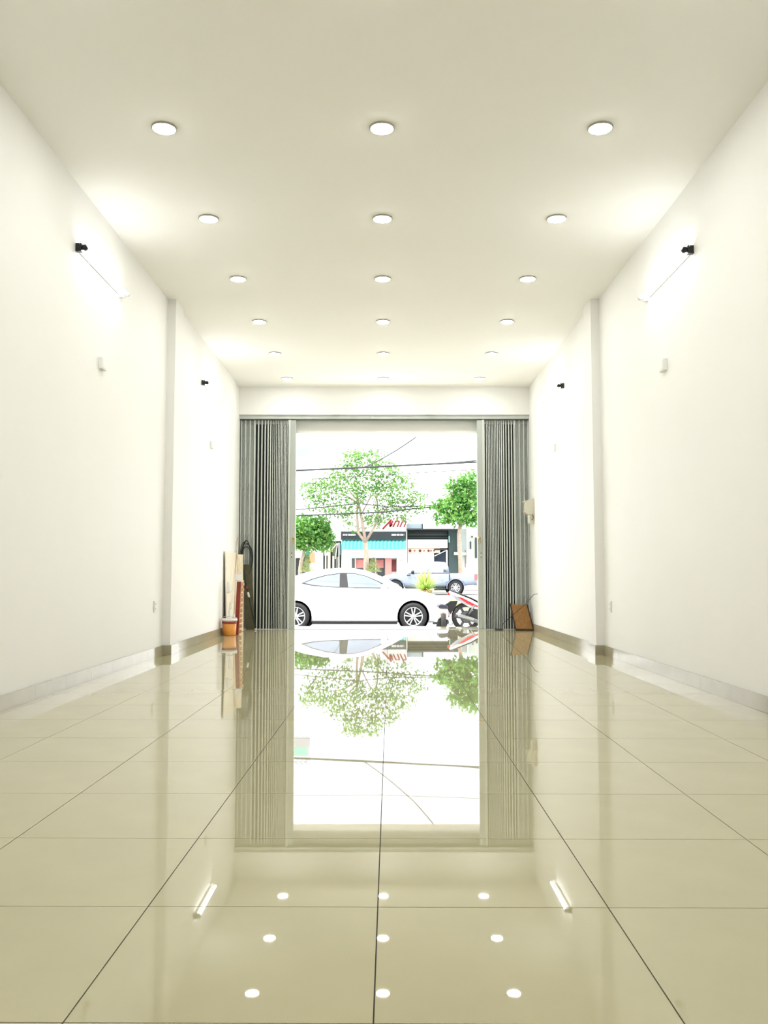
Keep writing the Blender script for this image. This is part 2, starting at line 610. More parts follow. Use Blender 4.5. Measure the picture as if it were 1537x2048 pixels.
# ------------------------------------------------------------------ clutter by the left gate
def lean_board(name, label, cat, base, top, width, thick, m, wdir, extra=None):
    """a board from the floor point `base` (mid of its foot) to `top`; width along wdir"""
    base, top, wdir = Vector(base), Vector(top), Vector(wdir).normalized()
    d = top - base
    nrm = d.cross(wdir).normalized()
    mb = MB()
    w2, t2 = wdir * width / 2, nrm * thick / 2
    vs = []
    for p in (Vector((0, 0, 0)), d):
        vs += [p - w2 - t2, p + w2 - t2, p + w2 + t2, p - w2 + t2]
    zmin = min(v.z for v in vs)
    mb.add([v - Vector((0, 0, zmin)) for v in vs], [(0, 3, 2, 1), (4, 5, 6, 7), (0, 1, 5, 4), (1, 2, 6, 5), (2, 3, 7, 6), (3, 0, 4, 7)])
    o = mb.build(name, m, loc=(base.x, base.y, 0.0005), bevel=.002)
    return tag(o, label, cat)


FY = 13.75
p0 = at_z(461, 1258, 0)
lean_board('plywood_board', 'wide pale plywood sheet standing flat against the left wall behind the bucket', 'board',
           (BL + .062, 13.60, 0), (BL + .026, 13.60, 1.23), 1.00, .016, M_PLY, (0, 1, 0))
lean_board('timber_plank', 'narrow pale timber plank propped slanting in front of the plywood sheet', 'plank',
           (BL + .155, 13.78, 0), (BL + .10, 14.02, 1.20), .09, .025, mat('pale_timber', (.80, .70, .54), .6, vary=.12, scale=5, stretch=(8, 8, .7)), (1, .3, 0))
lean_board('dark_sheet', 'dark olive sheet leaning on the left gate behind the dark pole', 'sheet',
           (BL + .22, 14.375, 0), (BL + .15, 14.425, 1.05), .15, .008, mat('olive_sheet', (.10, .09, .05), .8, vary=.2), (1, 0, 0))

# bucket
bx = Vector((BL + .135, 12.92, 0))
M_ORG = mat('orange_bucket', (.75, .30, .055), .45, vary=.12, scale=10)
bk = thing('paint_bucket', 'orange paint bucket with white rim holding tools, by the left wall', 'bucket', (bx.x, bx.y, .001))
MB().lathe([(.0005, 0), (.088, 0), (.094, .012), (.104, .20), (.101, .20), (.090, .014), (.0005, .010)], n=28).build('tub', M_ORG, bk)
MB().lathe([(.1035, .175), (.1065, .175), (.1075, .205), (.1045, .205)], n=28).build('red_band', mat('dull_red_band', (.34, .05, .04), .5), bk)
MB().lathe([(.105, .206), (.115, .208), (.117, .238), (.111, .244), (.104, .240), (.103, .206)], n=28).build('rim', M_WHITEP, bk)
MB().tube([(-.112, 0, .215), (-.115, -.03, .25), (-.06, -.085, .275), (.06, -.085, .275), (.115, -.03, .25), (.112, 0, .215)], .004, 6).build('wire_handle', M_CHROME, bk)
rl = thing('paint_roller', 'white handled paint roller standing in the orange bucket', 'paint roller', (bx.x, bx.y, .012))
MB().tube([(.012, .0, .0), (.018, .0, .36)], .014, 10).build('handle', M_WHITEP, rl)
MB().tube([(.018, .0, .36), (.019, .0, .44), (.052, 0, .46), (.052, 0, .62), (-.01, 0, .64)], .004, 6).build('wire_frame', M_WHITEP, rl)
MB().lathe([(.0005, .60), (.024, .60), (.026, .61), (.026, .76), (.024, .77), (.0005, .77)], 'z', (-.02, 0, 0), 14).build('roller_sleeve', M_WHITEP, rl)
sk = thing('stirring_stick', 'thin white stirring stick slanting out of the orange bucket', 'stick', (bx.x, bx.y, .012))
MB().bar((-.05, -.02, .0), (-.005, .03, .42), .014, .006).build('shaft', M_WHITEP, sk)
MB().bar((-.005, .03, .42), (.001, .036, .47), .022, .007).build('grip', M_WHITEP, sk)

# broom
M_STICK = mat('pale_stick', (.74, .62, .45), .5, vary=.08)
br_b = Vector((-2.235, 13.12, .001))
br_t = at(477, 1076, 14.28)
br_t.x = BL + .016
bm_ = thing('broom', 'broom with long pale handle slanting up into the corner behind the bucket', 'broom', br_b)
bd = br_t - br_b
MB().tube([bd * .17, bd], .012, 10).build('handle', M_STICK, bm_)
q0 = bd * .15
MB().lathe([(.012, .07), (.03, .03), (.045, -.01), (.045, -.04)], 'z', q0, 12).build('collar', M_WHITEP, bm_)
mb = MB()
for k in range(60):
    a, rr = random.uniform(0, 2 * PI), random.uniform(.005, .042)
    mb.tube([(q0.x + rr * math.cos(a), q0.y + rr * math.sin(a), q0.z - .02), (rr * 1.3 * math.cos(a), rr * 1.8 * math.sin(a), 0.0)], .0025, 4)
mb.build('bristles', mat('broom_straw', (.45, .33, .15), .8), bm_)['kind'] = 'stuff'

# ribbed red panel
M_RUST = mat('rust_red', (.25, .035, .018), .55, vary=.15, scale=9)
M_RIB = mat('pale_clay', (.62, .34, .19), .6, vary=.2, scale=14)
rx = Vector((-2.17, 13.05, 0))
rp_ = thing('ribbed_panel', 'tall narrow rust red panel with a ladder of pale ribs beside the bucket', 'panel', (rx.x, rx.y + .02, .001))
MB().prism([(-.042, 0), (.016, 0), (.046, .78), (-.010, .78)], lambda a, b, d: (a, d, b), .05).build('red_face', M_RUST, rp_)
for k in range(10):
    z0 = .01 + k * .077
    o_ = .03 * z0 / .78
    MB().prism([(.018 + o_, z0), (.062 + o_, z0 + .018), (.062 + o_, z0 + .062), (.018 + o_, z0 + .068)], lambda a, b, d: (a, d + .004, b), .05).build('rib', M_RIB, rp_)
MB().box((-.012, -.006, .781), (.085, .058, .793)).build('cap', M_WHITEP, rp_)
sc = thing('plastic_scraper', 'white plastic scraper resting on top of the ribbed red panel', 'scraper', (rx.x + .01, rx.y + .045, .795))
MB().prism([(-.045, 0), (.03, 0), (.055, .105), (-.05, .085)], lambda a, b, d: (a, d, b), .006).build('blade', M_WHITEP, sc)
MB().tube([(-.04, .003, .004), (.028, .003, .004)], .006, 8).build('spine', M_CREAMP, sc)

# long dark pole in front of the left gate
pa = Vector((at(511, 1252, 14.20).x, 14.20, .014))
pb = at(482, 1118, 14.395)
po = thing('dark_pole', 'long dark pole with a white band leaning across the left gate', 'pole', pa)
d_ = pb - pa
MB().tube([(0, 0, 0), d_], .013, 10).build('shaft', mat('dark_green_pole', (.015, .03, .028), .4), po)
MB().tube([d_ * .45, d_ * .52], .0165, 10).build('white_band', M_WHITEP, po)
MB().tube([d_ * .57, d_ * .61], .016, 10).build('red_band', M_RUST, po)
MB().lathe([(.0005, -.012), (.014, -.010), (.018, 0), (.014, .012), (.0005, .016)], n=12).build('tip', M_WHITEP, po)


def coil(name, label, c, rx_, rz_, turns, r, m, plane, cat='cable', tail=None, jit=.15):
    mb = MB()
    pts = []
    n = 26
    for k in range(int(turns * n) + 1):
        a = 2 * PI * k / n
        w = 1 + jit * math.sin(a * .37 + 1.3)
        u, v = rx_ * w * math.sin(a), rz_ * (1 + jit * math.sin(a * .29)) * math.cos(a)
        dd = .004 * math.sin(a * 1.7) + .0012 * k / n
        pts.append((u, dd, v) if plane == 'xz' else (u, v, max(r, r + dd + .004)))
    mb.tube(pts, r, 6)
    t = thing(name, label, cat, c)
    mb.build('loops', m, t)
    if tail:
        MB().tube(tail, r, 6).build('tail', m, t)
    return t


M_CABLE = mat('black_cable', (.02, .024, .024), .5)
cc = at(492, 1117, 14.42)
coil('cable_coil', 'black cable coil hung on the left gate', (cc.x, 14.422, cc.z), .085, .235, 5.2, .006, M_CABLE, 'xz',
     jit=.28, tail=[(-.01, -.005, .22), (-.05, -.012, .27), (-.085, -.012, .20), (-.095, -.012, .10)])

# ------------------------------------------------------------------ right side clutter
bbd = thing('brown_board', 'brown wooden board with dark edges leaning against the foot of the right gate', 'board', (2.235, 14.10, .001))
ang = math.atan2(.24, .40)
fn = lambda a, b, d: (a - .05 * b / .43, b * math.sin(ang) + d * math.cos(ang), b * math.cos(ang) - d * math.sin(ang) + .022)
MB().prism([(-.135, .006), (.125, .0), (.118, .44), (-.128, .45)], fn, .018).build('face_panel', M_WOODD, bbd)
M_DKW = mat('dark_wood_edge', (.045, .022, .012), .7, vary=.2)
for nm, p in (('side_edge', [(-.155, -.012), (-.136, .004), (-.129, .452), (-.147, .46)]), ('side_edge', [(.126, -.002), (.145, -.015), (.138, .455), (.119, .44)]),
              ('foot_edge', [(-.15, -.018), (.145, -.018), (.126, -.001), (-.136, .004)])):
    MB().prism(p, lambda a, b, d: fn(a, b, d - .006), .026).build(nm, M_DKW, bbd)
cr = Vector((at(997, 1251, 14.22).x, 14.22, 0))
tw = lambda u, v, Y: tuple(at(u, v, Y) - Vector((cr.x, cr.y, 0)))
coil('power_cable', 'thin black cable loosely coiled on the floor at the right gate', (cr.x, cr.y, .001), .065, .10, 2.4, .004, M_CABLE, 'xy',
     tail=[(.05, .02, .012), tw(1006, 1247, 14.2), tw(1018, 1237, 14.2), tw(1035, 1222, 14.05), tw(1052, 1208, 13.95), tw(1062, 1195, 13.8), tw(1068, 1189, 13.65), tw(1075, 1188, 13.5)])

eb = at_x(1064, 1010, BR)
e_ = thing('electrical_box', 'cream electrical box with hanging wires on the right wall by the gate', 'electrical box', (BR, 14.05, at(1058, 1010, 14.05).z))
MB().prism([(0, .11), (-.13, .065), (-.17, .06), (-.17, .045), (-.145, .04), (-.145, -.095), (-.16, -.10), (-.16, -.115), (-.10, -.155), (0, -.155)],
           lambda a, b, d: (a, d - .06, b), .14).build('housing', M_CREAMP, e_, bevel=.004)
MB().box((-.09, -.05, -.30), (-.0, .06, -.155)).build('lower_box', M_CREAMP, e_, bevel=.004)
MB().box((-.095, -.056, -.285), (-.075, -.05, -.17)).build('hinge', M_WHITEP, e_)
for k in range(3):
    MB().tube([(-.02 - .01 * k, -.07, -.16), (-.012 - .012 * k, -.10, -.21), (-.03, -.085, -.25 + .012 * k), (-.045, -.06, -.24)], .005, 6).build('wire', M_BLACK if k == 1 else M_CREAMP, e_)

# ------------------------------------------------------------------ street: ground
G1, G2, G3 = -.38, -.14, -.02
struct('ground_forecourt', MB().box((-20, FLOOR_END, -.6), (20, 19.2, -.22)), mat('forecourt_paving', (.56, .55, .51), .6, vary=.08, scale=2))
struct('ground_kerb', MB().box((-20, 19.2, -.6), (20, 19.4, -.24)), mat('kerb_stone', (.42, .41, .39), .7))
struct('ground_road_near', MB().box((-60, 19.4, -.7), (60, 34, G1)), mat('asphalt', (.14, .14, .145), .8, vary=.15, scale=6))
struct('ground_median', MB().box((-60, 34, -.7), (60, 37.5, -.16)), mat('median_soil', (.30, .33, .16), .9, vary=.25, scale=3))
struct('ground_road_far', MB().box((-60, 37.5, -.7), (60, 49.5, G2)), MATS['asphalt'])
struct('ground_pavement_far', MB().box((-60, 49.5, -.7), (60, 75, G3)), MATS['forecourt_paving'])


# ------------------------------------------------------------------ vehicles
def loft(sections):
    """sections: list of half sections [(x, y, z) ...] from the bottom centre to the top centre"""
    mb = MB()
    rings = []
    for sct in sections:
        full = list(sct) + [(x, -y, z) for (x, y, z) in reversed(sct[1:-1])]
        rings.append(full)
    n = len(rings[0])
    vs = [p for g_ in rings for p in g_]
    fs = [(i * n + k, i * n + (k + 1) % n, (i + 1) * n + (k + 1) % n, (i + 1) * n + k) for i in range(len(rings) - 1) for k in range(n)]
    fs += [tuple(range(n)), tuple((len(rings) - 1) * n + k for k in range(n - 1, -1, -1))]
    mb.add(vs, fs, True)
    return mb


def interp(tab, x):
    if x <= tab[0][0]: return tab[0][1]
    for (a, b), (c, d) in zip(tab, tab[1:]):
        if x <= c:
            return b + (d - b) * (x - a) / (c - a)
    return tab[-1][1]


def cut_arches(o, centres, z, r, ymin):
    bpy.context.view_layer.update()
    cutters = []
    for cx in centres:
        for s in (-1, 1):
            mb = MB().lathe([(r, s * ymin), (r, s * 1.4)], 'y', (cx, 0, z), 40, close=True)
            c = mb.build('cutter', None)
            c.parent = o.parent
            md = o.modifiers.new('cut', 'BOOLEAN')
            md.object = c
            md.operation = 'DIFFERENCE'
            md.solver = 'EXACT'
            cutters.append(c)
    bake(o)
    for c in cutters:
        bpy.data.objects.remove(c)


def wheel(parent, cx, y, z, R, w, s, spokes, rim_ratio=.68):
    rr = R * rim_ratio
    yo, yi = y + s * w / 2, y - s * w / 2
    tp = [(rr, yi), (R * .9, yi), (R, yi + s * w * .15), (R, yo - s * w * .15), (R * .92, yo), (rr * 1.04, yo), (rr, yo - s * .01), (rr, yi)]
    t = MB().lathe(tp, 'y', (cx, 0, z), 36).build('tyre', M_TIRE, parent)
    mb = MB()
    mb.lathe([(rr * 1.0, yo - s * .004), (rr * .93, yo - s * .002), (rr * .91, yo - s * .03), (rr * .9, yo - s * .10)], 'y', (cx, 0, z), 36)
    mb.lathe([(.0005, yo - s * .004), (rr * .2, yo - s * .006), (rr * .22, yo - s * .04)], 'y', (cx, 0, z), 20)
    for k in range(spokes):
        for o_ in (-.16, .16):
            a = 2 * PI * k / spokes + PI / 2
            p = Vector((cx + rr * .16 * math.cos(a + o_ * 2.2), yo - s * .018, z + rr * .16 * math.sin(a + o_ * 2.2)))
            q = Vector((cx + rr * .95 * math.cos(a + o_ * 1.25), yo - s * .018, z + rr * .95 * math.sin(a + o_ * 1.25)))
            mb.bar(p, q, rr * .13, .022, (0, 1, 0))
    mb.build('alloy_rim', M_RIM, t)
    MB().lathe([(.0005, yo - s * .075), (rr * .9, yo - s * .07)], 'y', (cx, 0, z), 24).build('brake_disc', M_DARK, t)
    return t


def panel_on_side(parent, name, m, pts, yfun, s, off=.006, th=.006):
    """flat trim or glass on the flank; pts in (x, z)"""
    mb = MB()
    n = len(pts)
    vs = [(x, s * (yfun(x, z) + off), z) for x, z in pts] + [(x, s * (yfun(x, z) + off - th), z) for x, z in pts]
    fs = [tuple(range(n)), tuple(range(2 * n - 1, n - 1, -1))] + [(i, i + n, (i + 1) % n + n, (i + 1) % n) for i in range(n)]
    mb.add(vs, fs)
    return mb.build(name, m, parent)


def top_panel(parent, name, m, xs, zf, wf, off=.008):
    """glass lying on the roof profile between x stations"""
    mb = MB()
    vs, fs = [], []
    for x in xs:
        for k in range(7):
            y = wf(x) * (k / 3 - 1)
            vs.append((x, y, zf(x) + off - .05 * (y * y)))
    n = 7
    for i in range(len(xs) - 1):
        for k in range(n - 1):
            fs.append((i * n + k, i * n + k + 1, (i + 1) * n + k + 1, (i + 1) * n + k))
    mb.add(vs, fs, True)
    o = mb.build(name, m, parent)
    md = o.modifiers.new('t', 'SOLIDIFY')
    md.thickness = .006
    return o


# --- white sedan, nose to the right
sed = thing('sedan_car', 'white four door sedan parked side on at the kerb', 'car', (-.735, 21.2, G1))
ZT = [(-2.29, .70), (-2.2, .93), (-2.05, 1.0), (-1.7, 1.03), (-1.1, 1.01), (-.4, .975), (.4, .945), (1.0, .93), (1.4, .90), (1.75, .84), (2.0, .76), (2.15, .66), (2.25, .52)]
WD = [(-2.29, .60), (-2.2, .74), (-2.0, .83), (-1.5, .89), (0, .90), (1.3, .89), (1.7, .86), (2.0, .77), (2.15, .66), (2.25, .48)]
ZB = [(-2.29, .36), (-2.1, .24), (-1.7, .17), (1.8, .16), (2.1, .17), (2.25, .26)]
secs = []
for x in (-2.29, -2.22, -2.08, -1.85, -1.6, -1.3, -1.0, -.5, 0, .5, .9, 1.15, 1.4, 1.65, 1.85, 2.02, 2.15, 2.25):
    w, zt, zb = interp(WD, x), interp(ZT, x), interp(ZB, x)
    h = zt - zb
    secs.append([(x, 0, zb), (x, w * .85, zb), (x, w * .975, zb + .05), (x, w, zb + h * .3), (x, w * .995, zb + h * .62),
                 (x, w * .965, zb + h * .86), (x, w * .90, zt - .01), (x, w * .6, zt + .018), (x, 0, zt + .03)])
body = loft(secs).build('body', M_CARW, sed)
md = body.modifiers.new('s', 'SUBSURF'); md.levels = md.render_levels = 2
bake(body)
cut_arches(body, (-1.30, 1.40), .32, .365, .60)
ZR = [(-1.98, 1.02), (-1.75, 1.10), (-1.45, 1.21), (-1.1, 1.32), (-.7, 1.395), (-.3, 1.42), (.0, 1.41), (.3, 1.355), (.6, 1.245), (.9, 1.10), (1.15, .955)]
yg = lambda x, z: .795 - .46 * (z - .95)
secs = []
for x in (-1.98, -1.75, -1.45, -1.1, -.7, -.3, 0, .3, .6, .9, 1.15):
    zr = interp(ZR, x)
    zb = interp(ZT, x) - .04
    zs = max(zb + .01, zr - .035)
    secs.append([(x, 0, zb), (x, yg(x, zb), zb), (x, yg(x, (zb + zs) / 2), (zb + zs) / 2), (x, yg(x, zs), zs), (x, yg(x, zr) - .10, zr - .002), (x, (yg(x, zr) - .1) * .5, zr + .015), (x, 0, zr + .02)])
gh = loft(secs).build('cabin', M_CARW, sed)
for p in gh.data.polygons: p.use_smooth = True
for s in (-1, 1):
    fr = [(-1.20, 1.075), (-.95, 1.185), (-.62, 1.275), (-.25, 1.325), (.05, 1.315), (.32, 1.25), (.62, 1.12), (.80, 1.02), (.84, .955), (.2, .965), (-.5, .985), (-.95, 1.02)]
    panel_on_side(sed, 'window_surround', M_BLACK, fr, yg, s, .004, .010)
    panel_on_side(sed, 'front_window', M_GLASSB, [(-.14, 1.300), (.05, 1.295), (.31, 1.235), (.59, 1.11), (.72, 1.03), (.74, .975), (-.10, .985)], yg, s, .009, .008)
    panel_on_side(sed, 'rear_window', M_GLASSB, [(-1.13, 1.085), (-.93, 1.165), (-.62, 1.252), (-.30, 1.298), (-.30, .995), (-.52, 1.0), (-.92, 1.038)], yg, s, .009, .008)
    yb = lambda x, z: interp(WD, x) * .995
    for hx in (-.62, .42):
        MB().bar((hx - .09, s * .905, .80), (hx + .09, s * .905, .80), .02, .022, (0, 0, 1)).build('door_handle', M_CARW, sed)
    mb = MB().lathe([(.0005, -.09), (.05, -.08), (.065, 0), (.05, .06), (.0005, .07)], 'x', (.74, s * .93, 1.0), 14)
    mb.bar((.76, s * .80, .965), (.76, s * .90, .985), .05, .02)
    mb.build('side_mirror', M_CARW, sed)
    for cx in (-1.30, 1.40):
        MB().lathe([(.362, s * .885), (.362, s * .60), (.0005, s * .60)], 'y', (cx, 0, .32), 36).build('wheel_arch_liner', M_DARK, sed)
        wheel(sed, cx, s * .79, .32, .318, .20, s, 5)
    MB().box((-.93, s * .80, .145), (1.03, s * .872, .19)).build('sill_trim', M_BLACK, sed)
    hl = MB()
    hl.add([(1.72, s * .872, .775), (1.95, s * .815, .725), (2.12, s * .70, .66), (2.13, s * .69, .61), (1.95, s * .82, .645), (1.80, s * .865, .70)], [(0, 1, 2, 3, 4, 5)])
    o = hl.build('headlamp', mat('headlamp_glass', (.42, .44, .48), .1, spec=.8), sed)
    md = o.modifiers.new('t', 'SOLIDIFY'); md.thickness = .03; md.offset = 0
    tl = MB().add([(-2.18, s * .77, .93), (-1.90, s * .868, .93), (-1.95, s * .862, .83), (-2.22, s * .745, .80)], [(0, 1, 2, 3)])
    o = tl.build('tail_lamp', M_RED, sed)
    md = o.modifiers.new('t', 'SOLIDIFY'); md.thickness = .03; md.offset = 0
    # door seams as slim dark gaps
    for x0, x1 in ((-.21, -.22), (.86, .80)):
        MB().bar((x1, s * .894, .24), (x0, s * .888, .90), .003, .012, (0, 1, 0)).build('door_seam', mat('seam_grey', (.35, .36, .38), .6), sed)
    MB().box((2.02, s * .62, .30), (2.20, s * .70, .42)).build('fog_lamp_recess', M_BLACK, sed)
MB().box((2.10, -.42, .28), (2.262, .42, .56)).build('grille', M_BLACK, sed, bevel=.02)
top_panel(sed, 'windscreen', M_GLASSB, [.36, .5, .65, .8, .95, 1.08], lambda x: interp(ZR, x) + .018, lambda x: yg(x, interp(ZR, x)) - .11)
top_panel(sed, 'rear_screen', M_GLASSB, [-1.85, -1.7, -1.5, -1.3, -1.12], lambda x: interp(ZR, x) + .018, lambda x: yg(x, interp(ZR, x)) - .13)

# --- silver blue pickup, nose to the left, across the boulevard
PK = thing('pickup_truck', 'silver blue double cab pickup parked on the far side of the street', 'truck', (at(911, 1177, 47.2).x, 48.1, G2))
# local: x forward = -X world, so model mirrored along x: rear axle at 0, front axle at -3.22
ZT = [(-4.12, .62), (-4.05, .86), (-3.85, 1.0), (-3.5, 1.07), (-2.9, 1.12), (-2.4, 1.14), (0, 1.16), (.9, 1.17), (1.14, 1.15), (1.18, .9)]
WD = [(-4.12, .60), (-4.05, .74), (-3.8, .86), (-3.2, .92), (0, .925), (1.0, .92), (1.18, .88)]
ZB = [(-4.12, .48), (-3.8, .42), (-3.2, .42), (0, .44), (1.18, .55)]
secs = []
for x in (-4.12, -4.04, -3.88, -3.6, -3.22, -2.8, -2.4, -1.8, -1.2, -.6, 0, .5, .95, 1.12, 1.18):
    w, zt, zb = interp(WD, x), interp(ZT, x), interp(ZB, x)
    h = zt - zb
    secs.append([(x, 0, zb), (x, w * .92, zb), (x, w * .985, zb + .05), (x, w, zb + h * .35), (x, w * .985, zb + h * .6), (x, w * .97, zb + h * .9), (x, w * .93, zt), (x, w * .5, zt + (.03 if x < -2.5 else 0)), (x, 0, zt + (.04 if x < -2.5 else 0))])
pb_ = loft(secs).build('body', M_PICK, PK)
md = pb_.modifiers.new('s', 'SUBSURF'); md.levels = md.render_levels = 1
bake(pb_)
cut_arches(pb_, (0, -3.22), .40, .46, .62)
ZR = [(-2.72, 1.13), (-2.45, 1.30), (-2.1, 1.52), (-1.75, 1.70), (-1.4, 1.77), (-.9, 1.78), (-.55, 1.75), (-.42, 1.68), (-.36, 1.5), (-.33, 1.16)]
yg2 = lambda x, z: .86 - .30 * (z - 1.12)
secs = []
for x in (-2.72, -2.45, -2.1, -1.75, -1.4, -.9, -.55, -.42, -.36, -.33):
    zr, zb = interp(ZR, x), 1.10
    zs = max(zb + .01, zr - .05)
    secs.append([(x, 0, zb), (x, yg2(x, zb), zb), (x, yg2(x, zs), zs), (x, yg2(x, zr) - .10, zr), (x, 0, zr + .02)])
gh = loft(secs).build('cab', M_PICK, PK)
M_GL2 = mat('pale_sky_glass', (.24, .275, .32), .05, vary=.05, spec=.8)
for s in (-1, 1):
    panel_on_side(PK, 'front_window', M_GL2, [(-2.28, 1.20), (-2.02, 1.44), (-1.78, 1.60), (-1.60, 1.66), (-1.50, 1.66), (-1.50, 1.20)], yg2, s, .008)
    panel_on_side(PK, 'rear_window', M_GL2, [(-1.42, 1.20), (-1.42, 1.66), (-.92, 1.67), (-.74, 1.63), (-.66, 1.48), (-.66, 1.20)], yg2, s, .008)
    panel_on_side(PK, 'pillar_vent', M_BLACK, [(-.60, 1.24), (-.60, 1.36), (-.42, 1.24)], yg2, s, .01)
    for cx in (0, -3.22):
        MB().lathe([(.455, s * .915), (.455, s * .60), (.0005, s * .60)], 'y', (cx, 0, .40), 32).build('wheel_arch_liner', M_DARK, PK)
        wheel(PK, cx, s * .80, .39, .385, .24, s, 6, .62)
        mb = MB()
        for k in range(15):
            a0, a1 = PI * (k / 15 * 1.1 - .05), PI * ((k + 1) / 15 * 1.1 - .05)
            mb.bar((cx + .465 * math.cos(a0), s * .922, .40 + .465 * math.sin(a0)), (cx + .465 * math.cos(a1), s * .922, .40 + .465 * math.sin(a1)), .03, .045, (0, 1, 0))
        mb.build('arch_flare', M_PICK, PK)
    MB().box((-.345, s * .85, .50), (-.30, s * .935, 1.13)).build('bed_gap', M_BLACK, PK)
    MB().box((-2.66, s * .80, .34), (-.55, s * .98, .40)).build('side_step', M_BLACK, PK)
    for hx in (-1.95, -.85):
        MB().bar((hx - .09, s * .95, 1.02), (hx + .09, s * .95, 1.02), .03, .035, (0, 0, 1)).build('door_handle', M_CHROME, PK)
    mb = MB().lathe([(.0005, -.10), (.09, -.08), (.11, 0), (.08, .07), (.0005, .08)], 'x', (-2.28, s * 1.02, 1.22), 12)
    mb.bar((-2.26, s * .84, 1.17), (-2.26, s * .98, 1.19), .05, .03)
    mb.build('side_mirror', M_BLACK, PK)
    MB().box((-2.60, s * .905, 1.02), (-2.40, s * .932, 1.08)).build('wing_vent', M_BLACK, PK)
    MB().box((1.02, s * .80, .80), (1.20, s * .935, 1.12)).build('tail_lamp', mat('tail_lamp_red', (.60, .10, .10), .3), PK)
    MB().box((-4.02, s * .52, .82), (-3.82, s * .86, .97)).build('headlamp', M_CHROME, PK, bevel=.02)
MB().box((1.14, -.86, .48), (1.30, .86, .66)).build('rear_bumper', M_CHROME, PK, bevel=.02)
MB().box((-4.2, -.80, .42), (-4.0, .80, .66)).build('front_bumper', M_BLACK, PK, bevel=.03)
MB().box((-4.15, -.5, .70), (-4.0, .5, .98)).build('grille', M_BLACK, PK)
top_panel(PK, 'windscreen', M_GL2, [-2.62, -2.45, -2.25, -2.0, -1.8], lambda x: interp(ZR, x) + .012, lambda x: yg2(x, interp(ZR, x)) - .13)

# --- motorbike, tail to the left
mbk = thing('motorbike', 'grey and red motorbike with raised tail parked outside by the right gate', 'motorbike', (at(932, 1240, 17.4).x, 17.4, -.22))
# local: rear axle at (0, 0, .28), forward = +x
M_GREYF = mat('grey_fairing', (.24, .25, .27), .3)
M_ENG = mat('engine_grey', (.10, .105, .11), .4, metal=.4)
TAILW = lambda t: .11 - .07 * t
fair = [(-.34, .78), (-.30, .79), (.10, .63), (.32, .50), (.50, .46), (.48, .40), (.30, .40), (.08, .46), (-.16, .60), (-.33, .735)]
MB().prism(fair, lambda a, b, d: (a, d - .10, b), .20).build('tail_fairing', mat('light_fairing', (.52, .53, .55), .3), mbk, bevel=.02)
for s in (-1, 1):
    MB().prism([(-.18, .685), (-.08, .66), (.20, .515), (.40, .45), (.22, .475), (.02, .545)], lambda a, b, d: (a, s * (.101 + d * .004), b), 1.5).build('red_flash', M_RED, mbk)
    MB().prism([(-.30, .74), (-.16, .665), (.0, .56), (.12, .50), (-.02, .535), (-.20, .645)], lambda a, b, d: (a, s * (.101 + d * .004), b), 1.2).build('grey_flash', M_GREYF, mbk)
MB().prism([(-.33, .795), (-.29, .815), (.12, .655), (.36, .53), (.62, .52), (.86, .58), (.86, .53), (.60, .465), (.34, .49), (.10, .63)], lambda a, b, d: (a, d - .09, b), .18).build('seat', M_BLACK, mbk, bevel=.02)
MB().bar((-.36, 0, .735), (-.31, 0, .745), .10, .05).build('tail_lamp', M_RED, mbk)
MB().prism([(-.42, .52), (-.30, .60), (-.16, .60), (-.22, .45), (-.30, .36), (-.34, .38)], lambda a, b, d: (a, d - .05, b), .10).build('rear_mudguard', M_BLACK, mbk, bevel=.01)
MB().bar((-.22, 0, .56), (-.31, 0, .34), .06, .03).build('plate_bracket', M_RED, mbk)
for cx, nm in ((0, 0), (1.25, 1)):
    w_ = MB().lathe([(.195, -.055), (.255, -.06), (.285, 0), (.255, .06), (.195, .055), (.195, -.055)], 'y', (cx, 0, .285), 30).build('tyre', M_TIRE, mbk)
    mb = MB().lathe([(.20, -.02), (.226, -.03), (.226, .03), (.20, .02)], 'y', (cx, 0, .285), 30)
    for k in range(6):
        a = PI * k / 3
        mb.bar((cx + .03 * math.cos(a), 0, .285 + .03 * math.sin(a)), (cx + .21 * math.cos(a), 0, .285 + .21 * math.sin(a)), .05, .03, (0, 1, 0))
    mb.lathe([(.0005, -.06), (.10, -.055), (.12, -.03), (.12, .03), (.10, .055), (.0005, .06)], 'y', (cx, 0, .285), 20)
    mb.build('spoked_rim', M_ENG, w_)
MB().prism([(.30, .20), (.62, .14), (.78, .22), (.74, .42), (.52, .46), (.30, .38)], lambda a, b, d: (a, d - .11, b), .22).build('engine', M_ENG, mbk, bevel=.02)
MB().prism([(.0, .27), (.36, .22), (.36, .34), (.0, .31)], lambda a, b, d: (a, d + .07, b), .04).build('swing_arm', M_ENG, mbk, bevel=.008)
MB().prism([(-.02, .22), (.34, .17), (.40, .36), (.20, .44), (.02, .38), (-.06, .30)], lambda a, b, d: (a, -.085 - d, b), .03).build('chain_case', M_BLACK, mbk, bevel=.008)
MB().tube([(.55, -.12, .15), (.30, -.14, .17), (.10, -.155, .24), (-.22, -.165, .33)], [.02, .03, .045, .05], 12).build('exhaust', M_ENG, mbk)
MB().prism([(-.18, .35), (.14, .27), (.12, .23), (-.18, .30)], lambda a, b, d: (a, -.215 - d, b), .006).build('exhaust_shield', M_CHROME, mbk)
MB().tube([(.02, -.12, .30), (.16, -.13, .52)], .018, 10).build('shock_absorber', M_ENG, mbk)
MB().prism([(.70, .34), (.92, .30), (1.02, .62), (.98, .86), (.86, .84), (.82, .58), (.66, .50)], lambda a, b, d: (a, d - .13, b), .26).build('leg_shield', mat('dark_red_fairing', (.35, .03, .03), .3), mbk, bevel=.03)
